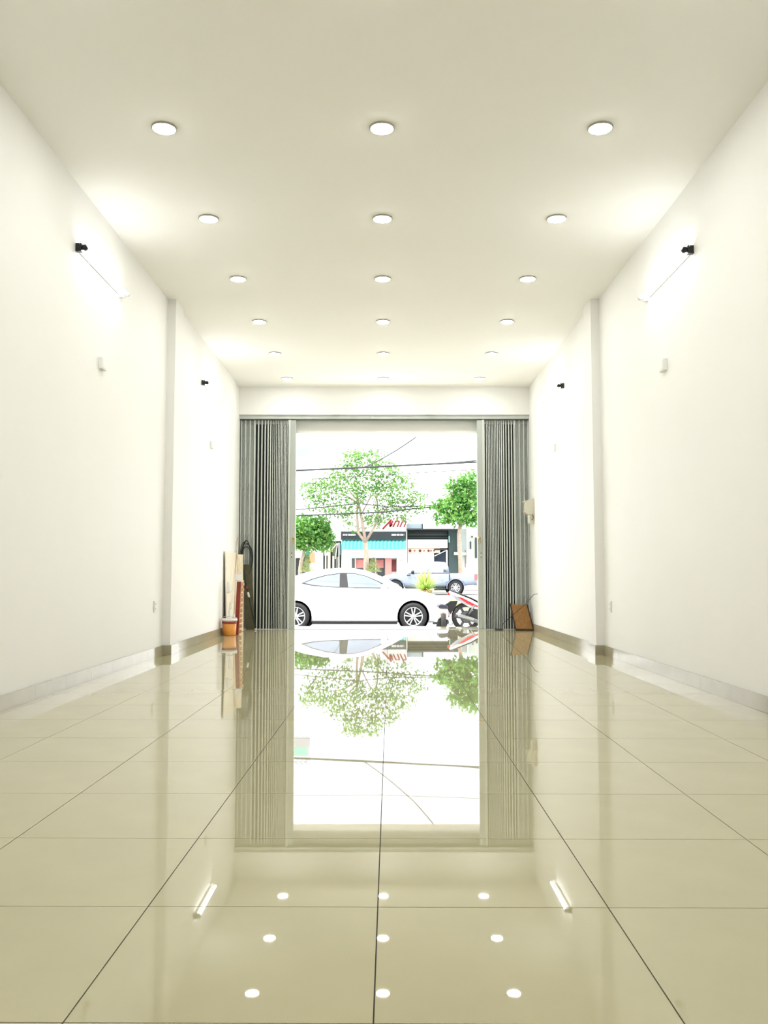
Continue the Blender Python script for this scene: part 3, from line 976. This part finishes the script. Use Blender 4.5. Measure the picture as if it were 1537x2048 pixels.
for s in (-1, 1):
    MB().tube([(1.25, s * .07, .285), (1.08, s * .07, .72)], .02, 8).build('fork_leg', M_CHROME, mbk)
    MB().tube([(.96, s * .05, .94), (.92, s * .25, 1.0), (.86, s * .36, .98)], .013, 8).build('handlebar', M_BLACK, mbk)
    mr = MB().tube([(.94, s * .24, 1.0), (.95, s * .30, 1.14)], .006, 6)
    mr.lathe([(.0005, -.012), (.05, -.01), (.055, .0), (.0005, .006)], 'x', (.95, s * .31, 1.17), 14)
    mr.build('mirror', M_BLACK, mbk)
MB().prism([(.98, .80), (1.12, .84), (1.06, 1.0), (.94, 1.02), (.92, .90)], lambda a, b, d: (a, d - .10, b), .20).build('headlamp_cowl', M_GREYF, mbk, bevel=.03)
MB().prism([(.98, .50), (1.10, .585), (1.28, .60), (1.46, .52), (1.28, .575), (1.12, .56)], lambda a, b, d: (a, d - .06, b), .12).build('front_mudguard', M_GREYF, mbk)
MB().tube([(.42, -.08, .18), (.40, -.20, -.0)], .010, 6).build('side_stand', M_BLACK, mbk)

# --- low white scooter seen from the rear, between sedan and motorbike
sct = thing('scooter', 'low white scooter with a dark seat seen end on beside the sedan', 'scooter', (at(886, 1240, 17.1).x, 17.0, -.22))
M_WSC = mat('white_scooter_paint', (.66, .62, .58), .3)
secs = []
for y, w, z0, z1 in ((-.02, .05, .36, .46), (.03, .10, .26, .50), (.20, .125, .22, .52), (.45, .125, .2, .50), (.62, .10, .18, .40)):
    pass
mb = MB()
prof = [(-.10, .25), (.10, .25), (.125, .33), (.115, .43), (.08, .485), (-.08, .485), (-.115, .43), (-.125, .33)]
vs, fs = [], []
for y, k, dz in ((0, .55, .04), (.05, .92, .0), (.25, 1, 0), (.55, .95, -.02), (.70, .6, -.05)):
    vs += [(x * k, y, .36 + (z - .36) * k + dz) for x, z in prof]
n = len(prof)
for i in range(4):
    fs += [(i * n + k, i * n + (k + 1) % n, (i + 1) * n + (k + 1) % n, (i + 1) * n + k) for k in range(n)]
fs += [tuple(range(n)), tuple(4 * n + k for k in range(n))]
mb.add(vs, fs, True)
o = mb.build('tail_body', M_WSC, sct)
md = o.modifiers.new('s', 'SUBSURF'); md.levels = md.render_levels = 1
MB().prism([(-.095, .475), (.095, .455), (.09, .505), (.03, .535), (-.04, .545), (-.09, .525)], lambda a, b, d: (a, d - .01, b), .62).build('seat', mat('navy_seat', (.02, .024, .04), .5), sct, bevel=.015)
MB().box((-.06, -.012, .33), (.06, .01, .38)).build('tail_lamp', mat('pale_red_lamp', (.6, .25, .2), .3), sct)
for cy in (.10, 1.05):
    w_ = MB().lathe([(.14, -.045), (.19, -.045), (.205, 0), (.19, .045), (.14, .045), (.14, -.045)], 'x', (0, cy, .205), 24).build('tyre', M_TIRE, sct)
    MB().lathe([(.0005, -.03), (.05, -.035), (.142, -.03), (.142, .03), (.05, .035), (.0005, .03)], 'x', (0, cy, .205), 20).build('wheel_disc', M_ENG, sct)
MB().box((-.09, -.02, .12), (-.055, .35, .24)).build('rear_mudflap', M_BLACK, sct)
MB().prism([(-.14, .10), (.06, .10), (.10, .24), (-.03, .30), (-.10, .26)], lambda a, b, d: (a, d + .02, b), .10).build('engine_cover', M_BLACK, sct, bevel=.01)
MB().box((-.12, .55, .16), (.12, .95, .21)).build('floorboard', M_WSC, sct)
MB().prism([(.86, .2), (.95, .2), (1.02, .62), (.96, .66)], lambda a, b, d: (d - .13, a, b), .26).build('leg_shield', M_WSC, sct, bevel=.02)
MB().tube([(0, .97, .50), (0, .93, .64)], .02, 8).build('steering_stem', M_WSC, sct)
MB().tube([(-.17, .88, .62), (-.08, .92, .64), (.08, .92, .64), (.17, .88, .62)], .013, 8).build('handlebar', M_WSC, sct)
MB().tube([(.11, -.01, .20), (.16, .25, .16), (.12, .5, .16)], [.045, .04, .02], 10).build('silencer', M_CHROME, sct)
MB().box((-.20, .06, .16), (-.10, .10, .20)).build('foot_rest', M_BLACK, sct)

# ------------------------------------------------------------------ trees and plants
def make_leaf_cloud(blobs, n, size, jitter=1.0):
    mb = MB()
    tot = sum(b[3] * b[4] * b[5] for b in blobs)
    vs, fs = [], []
    for (cx, cy, cz, rx_, ry_, rz_) in blobs:
        k = int(n * rx_ * ry_ * rz_ / tot)
        for _ in range(k):
            while True:
                p = Vector((random.uniform(-1, 1), random.uniform(-1, 1), random.uniform(-1, 1)))
                if .25 < p.length < 1: break
            c = Vector((cx + p.x * rx_, cy + p.y * ry_, cz + p.z * rz_))
            d = Vector((random.gauss(0, 1), random.gauss(0, 1), random.gauss(-.3, .7))).normalized()
            e = d.orthogonal().normalized()
            e = (e * math.cos(random.random() * 6.3) + d.cross(e) * math.sin(random.random() * 6.3))
            L = size * random.uniform(.6, 1.3)
            o = len(vs)
            m = c + d * L * .5
            nn = d.cross(e) * L * .07
            vs += [c, m + e * L * .24 + nn, c + d * L, m - e * L * .24 + nn]
            fs += [(o, o + 1, o + 2), (o, o + 2, o + 3)]
    mb.add(vs, fs)
    return mb


LEAF1 = leaf_mat('leaf_green', (.035, .17, .028), (.22, .36, .09))
LEAF2 = leaf_mat('leaf_bright', (.04, .20, .03), (.21, .40, .09))
LEAF3 = leaf_mat('leaf_olive', (.09, .17, .035), (.24, .28, .09))


def tree(label, Y, base_u, limbs, blobs_px, n, size, lm, gz=G3):
    b = at(base_u, 1150, Y)
    t = thing('street_tree', label, 'tree', (b.x, Y, gz), 0, 'street trees across the road')
    def loc(u, v, dy=0):
        p = at(u, v, Y + dy)
        return Vector((p.x - b.x, dy, p.z - gz))
    for k, (pts, r0, r1) in enumerate(limbs):
        P = [loc(*q) if len(q) == 3 else loc(q[0], q[1]) for q in pts]
        if k == 0:
            P = [Vector((P[0].x, P[0].y, 0))] + P
        m = len(P)
        MB().tube(P, [r0 + (r1 - r0) * i / (m - 1) for i in range(m)], 8).build('trunk' if k == 0 else 'branch', M_BARK, t)
    s = Y / F_PX
    bl = []
    for (u, v, ru, rv) in blobs_px:
        p = loc(u, v)
        bl.append((p.x, random.uniform(-.4, .4), p.z, ru * s, (ru + rv) / 2 * s * 1.1, rv * s))
    f = make_leaf_cloud(bl, n, size).build('foliage', lm, t)
    f['kind'] = 'stuff'
    return t


random.seed(3)
tree('tall branching tree with thin pale trunks before the teal awning shop', 50.6, 733,
     [([(733, 1120), (731, 1085)], .15, .13), ([(731, 1085), (727, 1060), (722, 1030), (716, 1000, .3), (713, 985, .3)], .10, .05),
      ([(731, 1085), (716, 1065), (714, 1030), (715, 1000), (700, 985, -.4)], .09, .04), ([(733, 1080), (748, 1055), (756, 1035), (755, 1010), (752, 990)], .08, .04),
      ([(722, 1030), (740, 995), (765, 970), (790, 955)], .05, .02), ([(714, 1005), (690, 990), (660, 985), (640, 990)], .05, .02),
      ([(756, 1035), (775, 1015), (800, 1005)], .04, .02)],
     [(635, 985, 38, 22), (665, 962, 36, 20), (700, 990, 36, 26), (735, 965, 36, 24), (700, 942, 40, 18), (765, 938, 40, 18), (725, 922, 44, 16), (795, 962, 40, 18), (770, 990, 36, 26),
      (690, 1022, 38, 14), (645, 1012, 40, 14), (755, 1028, 30, 20), (805, 1006, 34, 18), (828, 988, 28, 18), (790, 1024, 30, 12), (842, 1018, 20, 14), (725, 906, 46, 10), (745, 1042, 22, 14), (692, 1042, 18, 12), (710, 1058, 16, 8), (620, 965, 24, 14), (815, 1035, 22, 12)],
     7400, .19, LEAF1)
tree('bushy bright green tree behind the pickup bed', 51.2, 921,
     [([(921, 1120), (919, 1100), (918, 1070), (921, 1045)], .14, .11), ([(921, 1045), (910, 1010), (905, 985)], .07, .03), ([(921, 1045), (935, 1010), (940, 975)], .07, .03), ([(921, 1045), (922, 1000), (925, 965)], .07, .03)],
     [(905, 1010, 30, 26), (930, 985, 30, 28), (945, 1015, 24, 28), (920, 1035, 34, 16), (885, 1035, 22, 14), (940, 960, 24, 18), (905, 970, 16, 16), (875, 1010, 14, 14), (950, 1040, 20, 14)],
     4200, .26, LEAF2)
tree('dense round green tree at the left edge of the opening', 51.0, 602,
     [([(600, 1140), (602, 1122), (607, 1108), (608, 1095)], .12, .09), ([(608, 1095), (618, 1075), (625, 1060)], .06, .03), ([(608, 1095), (600, 1075), (602, 1055)], .06, .03)],
     [(610, 1058, 30, 28), (635, 1070, 28, 24), (615, 1085, 28, 18), (648, 1090, 18, 12), (640, 1048, 22, 18), (590, 1075, 20, 26), (660, 1075, 10, 14)],
     4600, .25, LEAF2)


def conifer(u, v0, v1, Y, label):
    a, b = at(u, v0, Y), at(u, v1, Y)
    hgt = a.z - b.z
    t = thing('potted_conifer', label, 'shrub', (a.x, Y, G3), 0, 'small conifers on the far pavement')
    z0 = b.z - G3
    pz = max(.2, z0)
    MB().lathe([(.0005, 0), (.17, 0), (.23, pz * .9), (.25, pz * .9), (.25, pz), (.22, pz), (.20, pz - .05), (.0005, pz - .05)], n=20).build('pot', mat('clay_pot', (.35, .16, .09), .7), t)
    MB().tube([(0, 0, pz - .06), (0, 0, pz + hgt * .9)], [.04, .01], 6).build('stem', M_BARK, t)
    mb = MB()
    vs, fs = [], []
    for _ in range(900):
        h = random.random() ** 1.4
        r = (1 - h) * .5 * random.uniform(.5, 1)
        a_ = random.random() * 2 * PI
        c = Vector((r * math.cos(a_), r * math.sin(a_), pz + .05 + h * hgt))
        d = Vector((math.cos(a_), math.sin(a_), .7)).normalized()
        e = Vector((-math.sin(a_), math.cos(a_), 0))
        o = len(vs)
        L = .13
        vs += [c - e * .02, c + e * .02, c + d * L]
        fs.append((o, o + 1, o + 2))
    mb.add(vs, fs)
    mb.build('foliage', leaf_mat('conifer_leaf', (.20, .27, .09), (.38, .42, .20)), t)['kind'] = 'stuff'


conifer(614, 1112, 1146, 50.2, 'small pale conical conifer beside the dense left tree')
conifer(746, 1118, 1146, 50.2, 'small pale conical conifer in front of the shop window')

sp = at(850, 1180, 36)
sg = thing('spiky_plant', 'pale green spiky plant in a clay pot on the median before the pickup', 'plant', (sp.x, 36, -.16))
MB().lathe([(.0005, 0), (.20, 0), (.28, .40), (.30, .40), (.30, .46), (.26, .46), (.25, .40), (.0005, .40)], n=20).build('pot', MATS['clay_pot'], sg)
mb = MB()
for _ in range(230):
    a_ = random.random() * 2 * PI
    el = random.uniform(.0, 1.4)
    L = random.uniform(.75, 1.1)
    d = Vector((math.cos(a_) * math.cos(el), math.sin(a_) * math.cos(el), math.sin(el)))
    e = Vector((-math.sin(a_), math.cos(a_), 0)) * .022
    c = Vector((0, 0, .44))
    p1, p2 = c + d * L * .55, c + d * L + Vector((0, 0, -.12 * L))
    mb.add([c - e, c + e, p1 + e, p1 - e, p2], [(0, 1, 2, 3), (3, 2, 4)])
mb.build('blades', leaf_mat('spiky_leaf', (.26, .40, .08), (.46, .52, .20)), sg)['kind'] = 'stuff'

# ------------------------------------------------------------------ buildings across the street
BY = 55.0


def px_box(mb, u0, v0, u1, v1, Y, depth, off=(0, 0, 0)):
    a, b = at(u0, v0, Y), at(u1, v1, Y)
    return mb.box((a.x - off[0], Y - off[1], a.z - off[2]), (b.x - off[0], Y + depth - off[1], b.z - off[2]))


def bparts(root, lst):
    L = root.location
    for (name, m, u0, v0, u1, v1, dy, depth) in lst:
        px_box(MB(), u0, v0, u1, v1, BY + dy, depth, L).build(name, m, root)


def flat(name, c, r=.7, v=.05):
    return mat(name, c, r, vary=v, scale=2)


P_WHITE = flat('shop_white', (.62, .61, .60))
P_NAVY = flat('sign_navy', (.020, .028, .034))
P_PINK = flat('faded_pink', (.52, .23, .22))
P_CREAM = flat('cream_panel', (.60, .55, .50))
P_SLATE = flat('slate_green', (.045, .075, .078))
P_GLASS = mat('shop_glass', (.05, .06, .065), .1, vary=.1)
P_RED = flat('shop_red', (.42, .05, .05))

GB = G3
def root_at(name, label, u, cat='building'):
    return thing(name, label, cat, (at(u, 1150, BY).x, BY, G3))

shop = root_at('corner_shop', 'white shop with red script sign, black band and teal awning across the street', 746)
base_v = 1180
bparts(shop, [
    ('wall', P_WHITE, 682, 1036, 812, base_v, 0.0, 5.0),
    ('upper_sign_board', flat('sign_white', (.68, .68, .67)), 712, 1034, 811, 1063, -.15, .14),
    ('black_sign_band', P_NAVY, 682, 1063, 812, 1079, -.55, .54),
    ('white_sign_band', flat('sign_white', ()), 684, 1098, 812, 1116, -.95, .10),
    ('left_pier', P_WHITE, 684, 1116, 703, base_v, -.30, .29),
    ('shop_window', P_GLASS, 703, 1117, 769, base_v - 18, -.06, .05),
    ('pink_display', flat('pink_display', (.40, .15, .14), v=.4), 712, 1119, 727, 1136, -.10, .03),
    ('pink_display', flat('pink_display', ()), 752, 1119, 767, 1136, -.10, .03),
    ('window_frame', P_WHITE, 709.5, 1117, 711.5, 1148, -.12, .05),
    ('window_frame', P_WHITE, 727, 1117, 735, 1148, -.12, .05),
    ('window_frame', P_WHITE, 750, 1117, 752, 1148, -.12, .05),
    ('pink_pillar', P_PINK, 770, 1114, 783, base_v, -.32, .3),
    ('dark_poster', flat('dark_poster', (.10, .02, .02), v=.6), 783.5, 1119, 792, 1143, -.12, .05),
    ('right_pier', P_WHITE, 793, 1116, 812, base_v, -.2, .18),
])
for k in range(5):
    px_box(MB(), 797, 1120 + k * 4.5, 808, 1121.3 + k * 4.5, BY - .215, .012, shop.location).build('poster_line', flat('poster_grey', (.38, .38, .37)), shop)
# corrugated teal awning, sloping outwards
mb = MB()
x0, x1 = at(684, 1080, BY - .4).x, at(811, 1080, BY - .4).x
zt, zl = at(746, 1080, BY - .5).z, at(746, 1098.5, BY - 1.0).z
N, vs, fs = 120, [], []
for i in range(N + 1):
    x = x0 + (x1 - x0) * i / N
    w = .035 * math.sin(2 * PI * 17 * i / N)
    for (y, z) in ((BY - .45 + w, zt), (BY - 1.1 + w, zl), (BY - 1.1 + w + .02, zl - .01), (BY - .45 + w + .02, zt - .01)):
        vs.append((x - shop.location.x, y - BY, z - G3))
for i in range(N):
    for k in range(4):
        fs.append((i * 4 + k, i * 4 + (k + 1) % 4, (i + 1) * 4 + (k + 1) % 4, (i + 1) * 4 + k))
mb.add(vs, fs)
mb.build('teal_awning', flat('teal_sheet', (.035, .25, .24)), shop)
M_SRED = flat('script_red', (.22, .006, .016), .5)


def put_text(root, body, u, v, size, m, dy, shear=0.0, name='lettering'):
    me = text_mesh(body, size, m, .01, shear, name)
    p = at(u, v, BY + dy)
    return inst(name, me, root, p - root.location)


put_text(shop, 'inh', 794, 1045.5, .86, M_SRED, -.17, .45)
mb = MB()
for (a, b, w) in (((765, 1058), (783, 1039), .10), ((781, 1039), (780, 1053), .12), ((780, 1053), (785, 1049), .06)):
    p, q = at(a[0], a[1], BY - .17) - shop.location, at(b[0], b[1], BY - .17) - shop.location
    mb.bar(p, q, w, .02, (0, 1, 0))
mb.build('script_initial', M_SRED, shop)
put_text(shop, 'Xinh', 743, 1107, .50, flat('faded_letter', (.66, .46, .46)), -.965)
put_text(shop, 'Tươi', 781, 1107, .50, flat('faded_letter', ()), -.965)
M_LW = flat('letter_white', (.60, .62, .62))
random.seed(5)
for (ua, ub) in ((685.5, 711), (783, 808)):
    u = ua
    while u < ub:
        w = random.uniform(1.2, 2.4)
        px_box(MB(), u, 1068, min(u + w, ub), 1071.5, BY - .565, .012, shop.location).build('letter_mark', M_LW, shop)
        u += w + random.uniform(.5, 1.3)

# right-hand shop with dark roof space
gar = root_at('open_garage', 'dark open fronted shop with cream hanging sign, right of the teal awning', 866)
bparts(gar, [
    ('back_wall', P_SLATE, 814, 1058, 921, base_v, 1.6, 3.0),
    ('parapet', flat('blue_grey', (.26, .32, .36)), 813, 1047, 845, 1058, 0, .25),
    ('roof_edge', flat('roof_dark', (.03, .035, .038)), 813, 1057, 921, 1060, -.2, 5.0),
    ('parapet_post', P_NAVY, 843.5, 1047, 846, 1058, -.05, .2),
    ('cream_sign', P_CREAM, 815, 1079, 895, 1096, .0, .12),
    ('icon_strip', flat('strip_peach', (.55, .42, .36)), 815, 1096.5, 880, 1106, .05, .08),
    ('lower_panel', flat('lower_cream', (.58, .54, .52)), 815, 1106.5, 868, 1126, .05, .10),
    ('opening_shade', flat('dark_navy', (.02, .035, .06)), 869, 1106, 893, 1126, .6, .3),  # dark block painted in for the shade inside the opening
    ('white_post', P_WHITE, 892, 1100, 895.5, base_v, -.02, .1),
    ('left_post', P_WHITE, 812, 1060, 814.5, base_v, -.02, .1),
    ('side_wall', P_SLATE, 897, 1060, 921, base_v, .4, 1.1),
    ('tube_lamp', flat('pale_teal', (.3, .55, .52)), 897, 1072, 899.5, 1085, .3, .08),
    ('meter_box', P_CREAM, 908, 1104, 919, 1110, .1, .28),
    ('step_base', P_WHITE, 814, 1126, 868, base_v, .0, .2),
])
for v in (1063.5, 1067.5, 1069.5, 1075):
    px_box(MB(), 816, v, 895, v + .9, BY + .9, .06, gar.location).build('shutter_slat', flat('shutter_line', (.20, .21, .21)), gar)
a, b = at(869, 1112, BY + .02) - gar.location, at(894, 1100, BY + .02) - gar.location
MB().bar(a, b, .05, .05, (0, 1, 0)).build('brace_bar', P_WHITE, gar)
for u, r, k in ((820, .085, 0), (829, .06, 1), (840, .085, 2), (848, .055, 3), (857, .075, 4), (862, .06, 5), (868, .05, 6)):
    p = at(u, 1101.5, BY + .05) - gar.location
    MB().lathe([(.0005, -.02), (r * .6, -.02), (r, -.015), (r, 0)], 'y', p, 16).build('round_icon', flat('icon_maroon', (.10, .015, .018)) if k % 2 == 0 else flat('icon_brown', (.24, .12, .09)), gar)
px_box(MB(), 868, 1097.5, 893, 1100, BY + .0, .06, gar.location).build('dark_rail', P_NAVY, gar)

gry = root_at('grey_building', 'pale grey building with narrow dark windows at the right edge of the opening', 940)
bparts(gry, [
    ('wall', flat('pale_grey_green', (.36, .39, .36)), 926, 1052, 990, base_v, -.1, 5.0),
    ('dark_recess', flat('mid_grey', (.20, .23, .23)), 922.5, 1058, 933, 1112, -.25, .14),
    ('pier', P_WHITE, 933, 1054, 936, base_v, -.3, .19),
    ('window', P_NAVY, 940, 1083, 942.5, 1098, -.16, .05),
    ('window', P_NAVY, 950, 1075, 954, 1116, -.16, .05),
    ('window', P_NAVY, 943, 1072, 945.5, 1075, -.16, .05),
    ('dark_post', flat('post_brown', (.10, .09, .07)), 924.5, 1112, 926, 1135, -.6, .1),
    ('dark_post', flat('post_brown', ()), 929.5, 1100, 931.5, 1135, -.6, .1),
    ('crossbar', P_CREAM, 923, 1105, 932, 1110, -.62, .12),
    ('wall_base', P_WHITE, 926, 1128, 990, base_v, -.35, .24),
])

aly = root_at('alley_front', 'narrow shaded alley front with pale poles left of the shop', 668)
bparts(aly, [
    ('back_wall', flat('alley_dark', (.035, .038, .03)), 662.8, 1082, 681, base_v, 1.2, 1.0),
    ('grey_screen', flat('grey_screen', (.15, .16, .12)), 664, 1086, 674, 1114, .3, .1),
    ('grey_gate', flat('grey_gate', (.24, .25, .23)), 671, 1114, 678, base_v, .25, .1),
    ('upper_wall', P_WHITE, 660.6, 1050, 681.5, 1082, .0, 3.0),
    ('blue_door', flat('blue_teal', (.09, .20, .24)), 678, 1086, 681.5, 1110, -.1, .08),
    ('white_post', P_WHITE, 676.5, 1085, 678.5, base_v, -.15, .12),
    ('white_post', P_WHITE, 664.5, 1112, 668, base_v, -.15, .12),
])
for (p, q) in (((663, 1100), (675, 1086)), ((675, 1087), (670, 1118))):
    MB().tube([at(p[0], p[1], BY - .2) - aly.location, at(q[0], q[1], BY - .2) - aly.location], .03, 6).build('pale_pole', P_WHITE, aly)

lft = root_at('cream_house', 'cream walled house with white pillars behind the dense left tree', 632)
bparts(lft, [
    ('wall', flat('house_cream', (.56, .53, .42)), 655, 1094, 660, base_v, -.1, 3.0),
    ('white_pillar', P_WHITE, 630, 1092, 645.5, base_v, -.4, .6),
    ('dark_door', flat('dark_door', (.05, .065, .055)), 645.8, 1098, 650, base_v, .1, .2),
    ('white_post', P_WHITE, 649.6, 1100, 652, base_v, -.2, .15),
    ('lintel', P_WHITE, 648, 1098, 658, 1111, -.15, .2),
    ('brown_door', flat('brown_door', (.16, .14, .10)), 652.2, 1111, 656, base_v, .2, .2),
    ('green_door', flat('green_door', (.02, .14, .10)), 611, 1098, 618, base_v, .15, .2),
    ('dark_opening', flat('black_opening', (.012, .014, .014)), 575, 1106, 611, base_v, .4, .2),
    ('terracotta_wall', flat('terracotta', (.50, .20, .11)), 619, 1104, 630, 1126, -.05, .3),
    ('upper_wall', P_WHITE, 575, 1060, 657, 1098, .5, 3.0),
    ('garden_wall', P_WHITE, 618.5, 1126, 630, base_v, -.05, .3),
    ('grey_panel', flat('grey_panel', (.36, .40, .37)), 575, 1104, 605, 1116, .2, .1),
])

# ------------------------------------------------------------------ sign board on a post on the median
SY = 32.0
a, b = at(572, 875, SY), at(623, 965, SY)
sb = thing('sign_board', 'tall pale sign board on a post above the street at upper left', 'sign', ((a.x + b.x) / 2, SY, G1))
w2 = (b.x - a.x) / 2
zt, zl = a.z - G1, b.z - G1
hh = zt - zl
MB().box((-w2, -.06, zl), (w2, .06, zt)).build('panel', flat('sign_lilac', (.50, .50, .56)), sb)
MB().box((-w2 + .03, -.075, zl + hh * .76), (w2 - .03, -.06, zt - .03)).build('arrow_field', flat('sign_pale', (.62, .66, .70)), sb)
MB().box((-w2 + .03, -.075, zl + hh * .58), (w2 - .10, -.06, zl + hh * .74)).build('green_strip', flat('sign_green', (.22, .52, .40)), sb)
MB().box((-w2 + .03, -.075, zl + hh * .38), (w2 - .03, -.06, zl + hh * .56)).build('grey_field', flat('sign_grey', (.36, .36, .37)), sb)
for k in range(3):
    xk = -.05 + k * .17
    mb = MB()
    mb.bar((xk + .12, -.078, zt - .10), (xk, -.078, zt - .19), .03, .012, (0, 1, 0))
    mb.bar((xk, -.078, zt - .19), (xk + .12, -.078, zt - .28), .03, .012, (0, 1, 0))
    mb.build('chevron', flat('sign_bluegrey', (.30, .36, .42)), sb)
MB().tube([(-.2, .12, 0), (-.2, .12, zt)], .06, 10).build('post', P_CREAM, sb)

# ------------------------------------------------------------------ overhead cables
def cable(label, pts, r, sag=.0, m=M_CABLE, name='overhead_cable'):
    P = [Vector(p) for p in pts]
    out = []
    for i in range(len(P) - 1):
        for k in range(10):
            t_ = k / 10
            q = P[i].lerp(P[i + 1], t_)
            q.z -= sag * 4 * t_ * (1 - t_)
            out.append(q)
    out.append(P[-1])
    o = MB().tube(out, r, 6).build(name, m)
    return tag(o, label, 'cable', 'overhead street cables')


def pole(x, y, h, label):
    t = thing('utility_pole', label, 'pole', (x, y, -.3), 0, 'utility poles')
    MB().tube([(0, 0, 0), (0, 0, h)], [.14, .10], 12).build('shaft', mat('concrete_pole', (.40, .39, .37), .8), t)
    MB().box((-.06, -.7, h - .5), (.06, .7, h - .4)).build('crossarm', M_ENG, t)


l, r_ = at(590, 941, 21), at(955, 924, 21)
dx = (r_ - l) / (r_.x - l.x)
E0, E1 = l + dx * (-12), r_ + dx * 12
cable('thick black cable bundle crossing the opening above the trees', [E0, E1], .022)
cable('thin cable strand twisted just above the thick bundle', [E0 + Vector((0, .1, .05)), l + Vector((0, .1, .01)), r_ + Vector((0, .1, .05)), E1 + Vector((0, .1, .10))], .012, .03)
j = at(729, 934, 21)
cable('black service cable running from the bundle up to the shop front', [j, (0.62, 18.4, 3.75), (1.55, YE + .02, 4.2)], .014, .04)
cable('slim cable crossing behind the bundle through the treetops', [at(300, 968, 40), at(590, 960, 40), at(860, 944, 40), at(1300, 920, 40)], .016)
cable('dark cable low among the leaves, lower of the two by the left tree', [at(300, 1042, 49.2), at(605, 1031, 49.2), at(770, 1024, 49.2), at(830, 1017, 50.5), at(960, 1008, 54), at(1200, 985, 56)], .042)
cable('dark cable low among the leaves, upper of the two by the left tree', [at(300, 1030, 49.6), at(600, 1019, 49.6), at(715, 1007, 49.6), at(780, 1014, 49.6), at(850, 1012, 51), at(960, 1004, 54.4), at(1200, 1000, 56)], .03)
for k, (y, z, s_) in enumerate(((19.2, 4.55, .10), (19.8, 5.0, -.15), (17.2, 4.35, .14), (22.5, 4.6, .05))):
    cable(['thin wire overhead nearest the roof edge, seen mirrored in the floor', 'thin high wire over the parked sedan, seen mirrored in the floor',
           'thin wire close above the forecourt, seen mirrored in the floor', 'thin wire beyond the bundle, seen mirrored in the floor'][k],
          [(-14, y + 1, z + .3), (0, y, z), (14, y - 1, z + s_ * 5)], .010)
